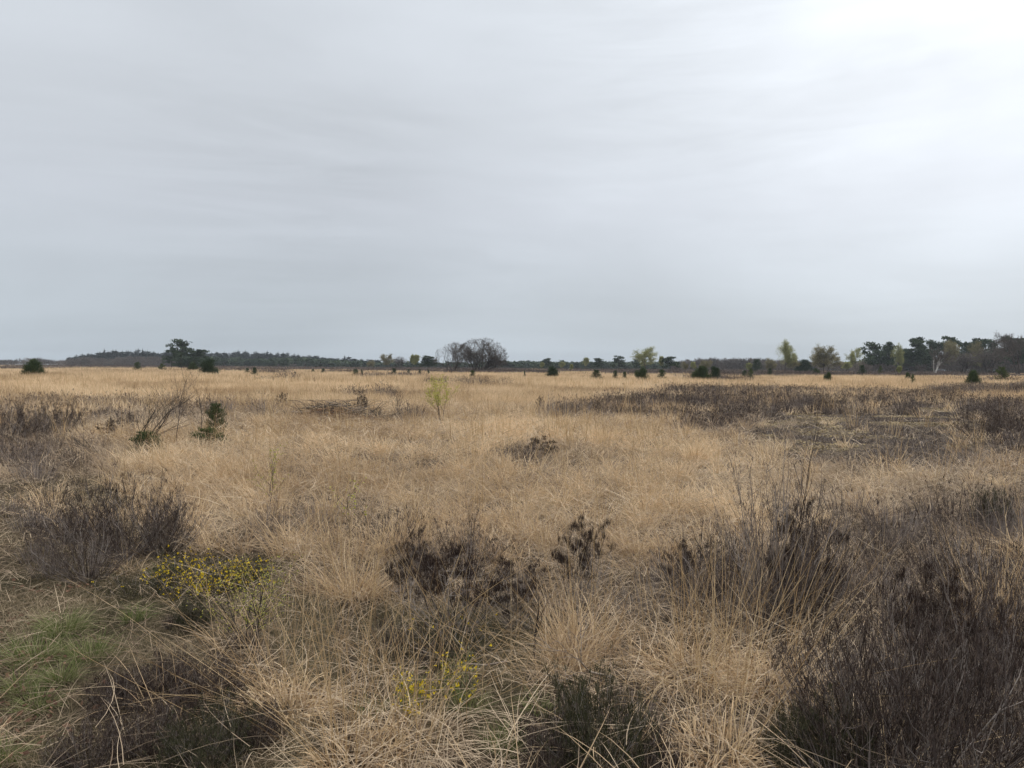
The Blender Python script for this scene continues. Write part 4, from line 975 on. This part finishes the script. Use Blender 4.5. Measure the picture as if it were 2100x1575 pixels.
# ------------------------------------------------------------------ brushwood pile
def brush():
    rng = np.random.RandomState(150); X, Y = at_dist(685, 22); z0 = float(gz(X, Y))
    o = empty('brush_pile', (X, Y, z0)); g = Geo(); gl = Geo(); gb = Geo()
    n = 460; m = 6
    u = rng.normal(0, .85, n); v = rng.normal(0, .35, n); hh = .54*np.exp(-(u/1.3)**2)*rng.rand(n)
    p = np.stack([u, v, hh], -1); az = rng.choice([0, math.pi], n)+rng.normal(0, .6, n); el = rng.normal(.1, .28, n)
    L = rng.uniform(.4, 1.2, n); r = .004+.009*rng.rand(n)**3
    for k in range(m):
        el = el+rng.normal(0, .12, n); az = az+rng.normal(0, .14, n)
        q = p+np.stack([np.cos(az)*np.cos(el), np.sin(az)*np.cos(el), np.sin(el)], -1)*(L/m)[:, None]; q[:, 2] = np.clip(q[:, 2], .02, .62)
        tubes(g, p, q, r*(1-k/m*.8), r*(1-(k+1)/m*.8), rng.rand(n), 3); p = q
    g.obj('branches', M['bark'], o)
    for (a, b, rr) in (([-1.15, -.35, .30], [.2, -.4, .28], .017), ([-.9, -.3, .45], [.6, -.25, .5], .012), ([.3, -.3, .35], [1.55, -.3, .58], .012), ([-.2, -.3, .62], [.9, -.2, .35], .012), ([-.4, -.45, .18], [1.0, -.35, .40], .014)):
        t = np.linspace(0, 1, 8)[:, None]; P = np.array(a)*(1-t)+np.array(b)*t; P += rng.normal(0, .02, P.shape)
        tubes(gl, P[:-1], P[1:], rr*(1-.5*t[:-1, 0]), rr*(1-.5*t[1:, 0]), .8, 5)
    gl.obj('pale_branch', M['deadwood'], o)
    k = 4200; u = rng.normal(-.1, .95, k); v = rng.normal(-.15, .35, k)
    P = np.stack([u, v, .42*np.exp(-(u/1.2)**2)*rng.rand(k)], -1)
    blades(gb, P, rng.uniform(0, 6.28, k), rng.uniform(.6, 1.6, k), rng.uniform(.8, 2, k), .14*rng.uniform(.5, 1.3, k), .016, rng.rand(k), 1)
    gb.obj('dead_bracken', M['bracken'], o)
    tag(o, 'heap of cut dead branches with rusty bracken in the grass left of the green sapling', 'brushwood')
brush()
# bleached dead branch on the ground at the centre
rng = np.random.RandomState(160)
for (px, py, lab, s) in ((1040, 1400, 'forked pale dead branch on the ground right of the golden flowers', .55), (1255, 1440, 'crooked pale dead branch beside the grey green heather dome', .4)):
    X, Y = ground_at(px, py); segs = []; ends = []
    grow(rng, segs, ends, np.array([0, 0, .03]), np.array([-.9, -.2, .12]), s, .006, 2, dict(n=5, wob=.2, up=-.0, kids=1, spread=.6, ratio=.5, rr=.6, rmin=.0018, first=1, tap=.8))
    g = seg_geo([(np.array([a[0], a[1], max(.02, a[2]+.05)]), np.array([b[0], b[1], max(.02, b[2]+.05)]), r0, r1, k) for a, b, r0, r1, k in segs])
    o = g.obj('dead_branch', M['deadwood']); o.location = (X, Y, float(gz(X, Y))); tag(o, lab, 'branch')

# ------------------------------------------------------------------ light: overcast sky with the sun behind thin cloud at the right
SUN_AZ, SUN_EL = R(36), R(34)
w = bpy.data.worlds.new('World'); SC.world = w; w.use_nodes = True; nt = w.node_tree; nt.nodes.clear()
def N(t, **k):
    n = nt.nodes.new(t)
    for a, b in k.items(): setattr(n, a, b)
    return n
def math_(op, a, b=None, clamp=False):
    n = N('ShaderNodeMath', operation=op, use_clamp=clamp)
    for i, v in enumerate((a, b)):
        if v is None: continue
        if isinstance(v, (int, float)): n.inputs[i].default_value = v
        else: nt.links.new(v, n.inputs[i])
    return n.outputs[0]
out = N('ShaderNodeOutputWorld'); bg = N('ShaderNodeBackground'); bg.inputs[1].default_value = .1; nt.links.new(bg.outputs[0], out.inputs[0])
sky = N('ShaderNodeTexSky', sky_type='NISHITA'); sky.sun_disc = False; sky.sun_elevation = SUN_EL; sky.sun_rotation = SUN_AZ
sky.dust_density = 3.0
tc = N('ShaderNodeTexCoord'); sep = N('ShaderNodeSeparateXYZ'); nt.links.new(tc.outputs['Generated'], sep.inputs[0])
x, y, z = sep.outputs
zc = math_('MAXIMUM', z, 0.0); den = math_('ADD', zc, .10)
cmb = N('ShaderNodeCombineXYZ'); nt.links.new(math_('DIVIDE', x, den), cmb.inputs[0]); nt.links.new(math_('DIVIDE', y, den), cmb.inputs[1])
def cloud(rot, sc, scale, detail, rough=.55, off=(0, 0, 0), dist=.3):
    mp = N('ShaderNodeMapping'); mp.inputs['Rotation'].default_value = (0, 0, R(rot)); mp.inputs['Scale'].default_value = sc; mp.inputs['Location'].default_value = off
    nt.links.new(cmb.outputs[0], mp.inputs[0])
    t = N('ShaderNodeTexNoise'); t.inputs['Scale'].default_value = scale; t.inputs['Detail'].default_value = detail; t.inputs['Roughness'].default_value = rough; t.inputs['Distortion'].default_value = dist
    nt.links.new(mp.outputs[0], t.inputs['Vector']); return t.outputs['Fac']
def cloud2(rot, sc, scale, detail, rough=.5, off=(0, 0, 0), dist=.4):
    mp = N('ShaderNodeMapping'); mp.inputs['Rotation'].default_value = (0, R(rot), 0); mp.inputs['Scale'].default_value = sc; mp.inputs['Location'].default_value = off
    nt.links.new(tc.outputs['Generated'], mp.inputs[0])
    t = N('ShaderNodeTexNoise'); t.inputs['Scale'].default_value = scale; t.inputs['Detail'].default_value = detail; t.inputs['Roughness'].default_value = rough; t.inputs['Distortion'].default_value = dist
    nt.links.new(mp.outputs[0], t.inputs['Vector']); return t.outputs['Fac']
c1 = cloud2(28, (.7, .7, 2.3), 2.5, 7, .5, (3.3, 1, 0.4)); c2 = cloud2(10, (.6, .6, 5.0), 4.6, 9, .62, (7, 2, 1), .8)
c3 = cloud(-50, (.3, 1.0, 1), .9, 6, .5, (7, 2, 0), .6)
gr = N('ShaderNodeValToRGB'); nt.links.new(zc, gr.inputs[0]); e = gr.color_ramp.elements
SK = [(0, (.385, .435, .48)), (.08, (.43, .475, .52)), (.20, (.50, .535, .585)), (.30, (.53, .565, .61)), (.42, (.53, .565, .608)), (.55, (.545, .57, .60)), (.78, (.98, .99, 1.0)), (1, (1.6, 1.6, 1.6))]
while len(e) < len(SK): e.new(.5)
for k, (p, c) in enumerate(SK): e[k].position = p; e[k].color = (*c, 1)
cl = math_('ADD', math_('ADD', math_('MULTIPLY', math_('SUBTRACT', c1, .53), .40), math_('MULTIPLY', math_('SUBTRACT', c2, .53), .15)), math_('MULTIPLY', math_('SUBTRACT', c3, .53), .12))
cf = math_('ADD', cl, 1.0)
# brighter veil toward the hidden sun
ga, ge = R(32), R(19.5)
vd = N('ShaderNodeVectorMath', operation='DOT_PRODUCT'); nt.links.new(tc.outputs['Generated'], vd.inputs[0]); vd.inputs[1].default_value = (math.sin(ga)*math.cos(ge), math.cos(ga)*math.cos(ge), math.sin(ge))
dt = math_('MAXIMUM', vd.outputs['Value'], 0.0)
glow = math_('ADD', math_('MULTIPLY', math_('POWER', dt, 34), .30), math_('MULTIPLY', math_('POWER', dt, 7), .05))
glow = math_('MULTIPLY', glow, math_('ADD', math_('MULTIPLY', math_('SUBTRACT', c1, .5), 1.6), 1.0))
def lobe(px, py, pw, amp):
    v = RN @ np.array([(px-W0/2)/F, -(py-H0/2)/F, -1.0]); v /= np.linalg.norm(v)
    n = N('ShaderNodeVectorMath', operation='DOT_PRODUCT'); nt.links.new(tc.outputs['Generated'], n.inputs[0]); n.inputs[1].default_value = tuple(v)
    return math_('MULTIPLY', math_('MULTIPLY', math_('POWER', math_('MAXIMUM', n.outputs['Value'], 0.0), pw), amp), math_('ADD', math_('MULTIPLY', math_('SUBTRACT', c2, .5), 5.0), 1.0))
for L_ in ((520, 430, 60, -.065), (860, 400, 120, -.05), (100, 300, 14, -.035), (1350, 575, 160, -.04), (950, 510, 200, .05), (1500, 130, 50, .05)):
    cf = math_('ADD', cf, lobe(*L_))
tot = math_('MULTIPLY', math_('ADD', cf, glow), 10.0)
sc_ = N('ShaderNodeVectorMath', operation='SCALE'); nt.links.new(gr.outputs[0], sc_.inputs[0]); nt.links.new(tot, sc_.inputs['Scale'])
mx = N('ShaderNodeMix', data_type='RGBA'); mx.inputs[0].default_value = .975; nt.links.new(sky.outputs[0], mx.inputs[6]); nt.links.new(sc_.outputs[0], mx.inputs[7])
nt.links.new(mx.outputs[2], bg.inputs[0])

sd = bpy.data.lights.new('sun', 'SUN'); sd.energy = 1.5; sd.angle = R(12); sd.color = (1, .95, .88)
so = bpy.data.objects.new('sun', sd); COL.objects.link(so)
dv = Vector((math.sin(SUN_AZ)*math.cos(SUN_EL), math.cos(SUN_AZ)*math.cos(SUN_EL), math.sin(SUN_EL)))
so.rotation_euler = dv.to_track_quat('Z', 'Y').to_euler(); so.location = (20, 20, 30)

# ------------------------------------------------------------------ light haze
HAZE = 0.00016
if HAZE:
    x0, x1, y0, y1, z0, z1 = -1750, 1750, -1750, 1750, -1.6, 26
    g = Geo(); V = [(a, b, c) for c in (z0, z1) for b in (y0, y1) for a in (x0, x1)]
    g.add(V, None, [(0, 2, 3, 1), (4, 5, 7, 6), (0, 1, 5, 4), (2, 6, 7, 3), (0, 4, 6, 2), (1, 3, 7, 5)])
    m = bpy.data.materials.new('thin_air'); m.use_nodes = True; t = m.node_tree; t.nodes.clear()
    oo = t.nodes.new('ShaderNodeOutputMaterial'); pv = t.nodes.new('ShaderNodeVolumePrincipled')
    pv.inputs['Density'].default_value = HAZE; pv.inputs['Color'].default_value = (.82, .90, 1.0, 1)
    t.links.new(pv.outputs[0], oo.inputs['Volume'])
    o = g.obj('haze', m); tag(o, kind='stuff')

# ------------------------------------------------------------------ render settings
SC.view_settings.view_transform = 'Standard'; SC.view_settings.look = 'None'; SC.view_settings.exposure = .38; SC.view_settings.gamma = 1
cy = SC.cycles; cy.max_bounces = 4; cy.diffuse_bounces = 3; cy.glossy_bounces = 1; cy.transmission_bounces = 3; cy.volume_bounces = 0; cy.transparent_max_bounces = 4
cy.use_denoising = True
SC.render.use_persistent_data = False
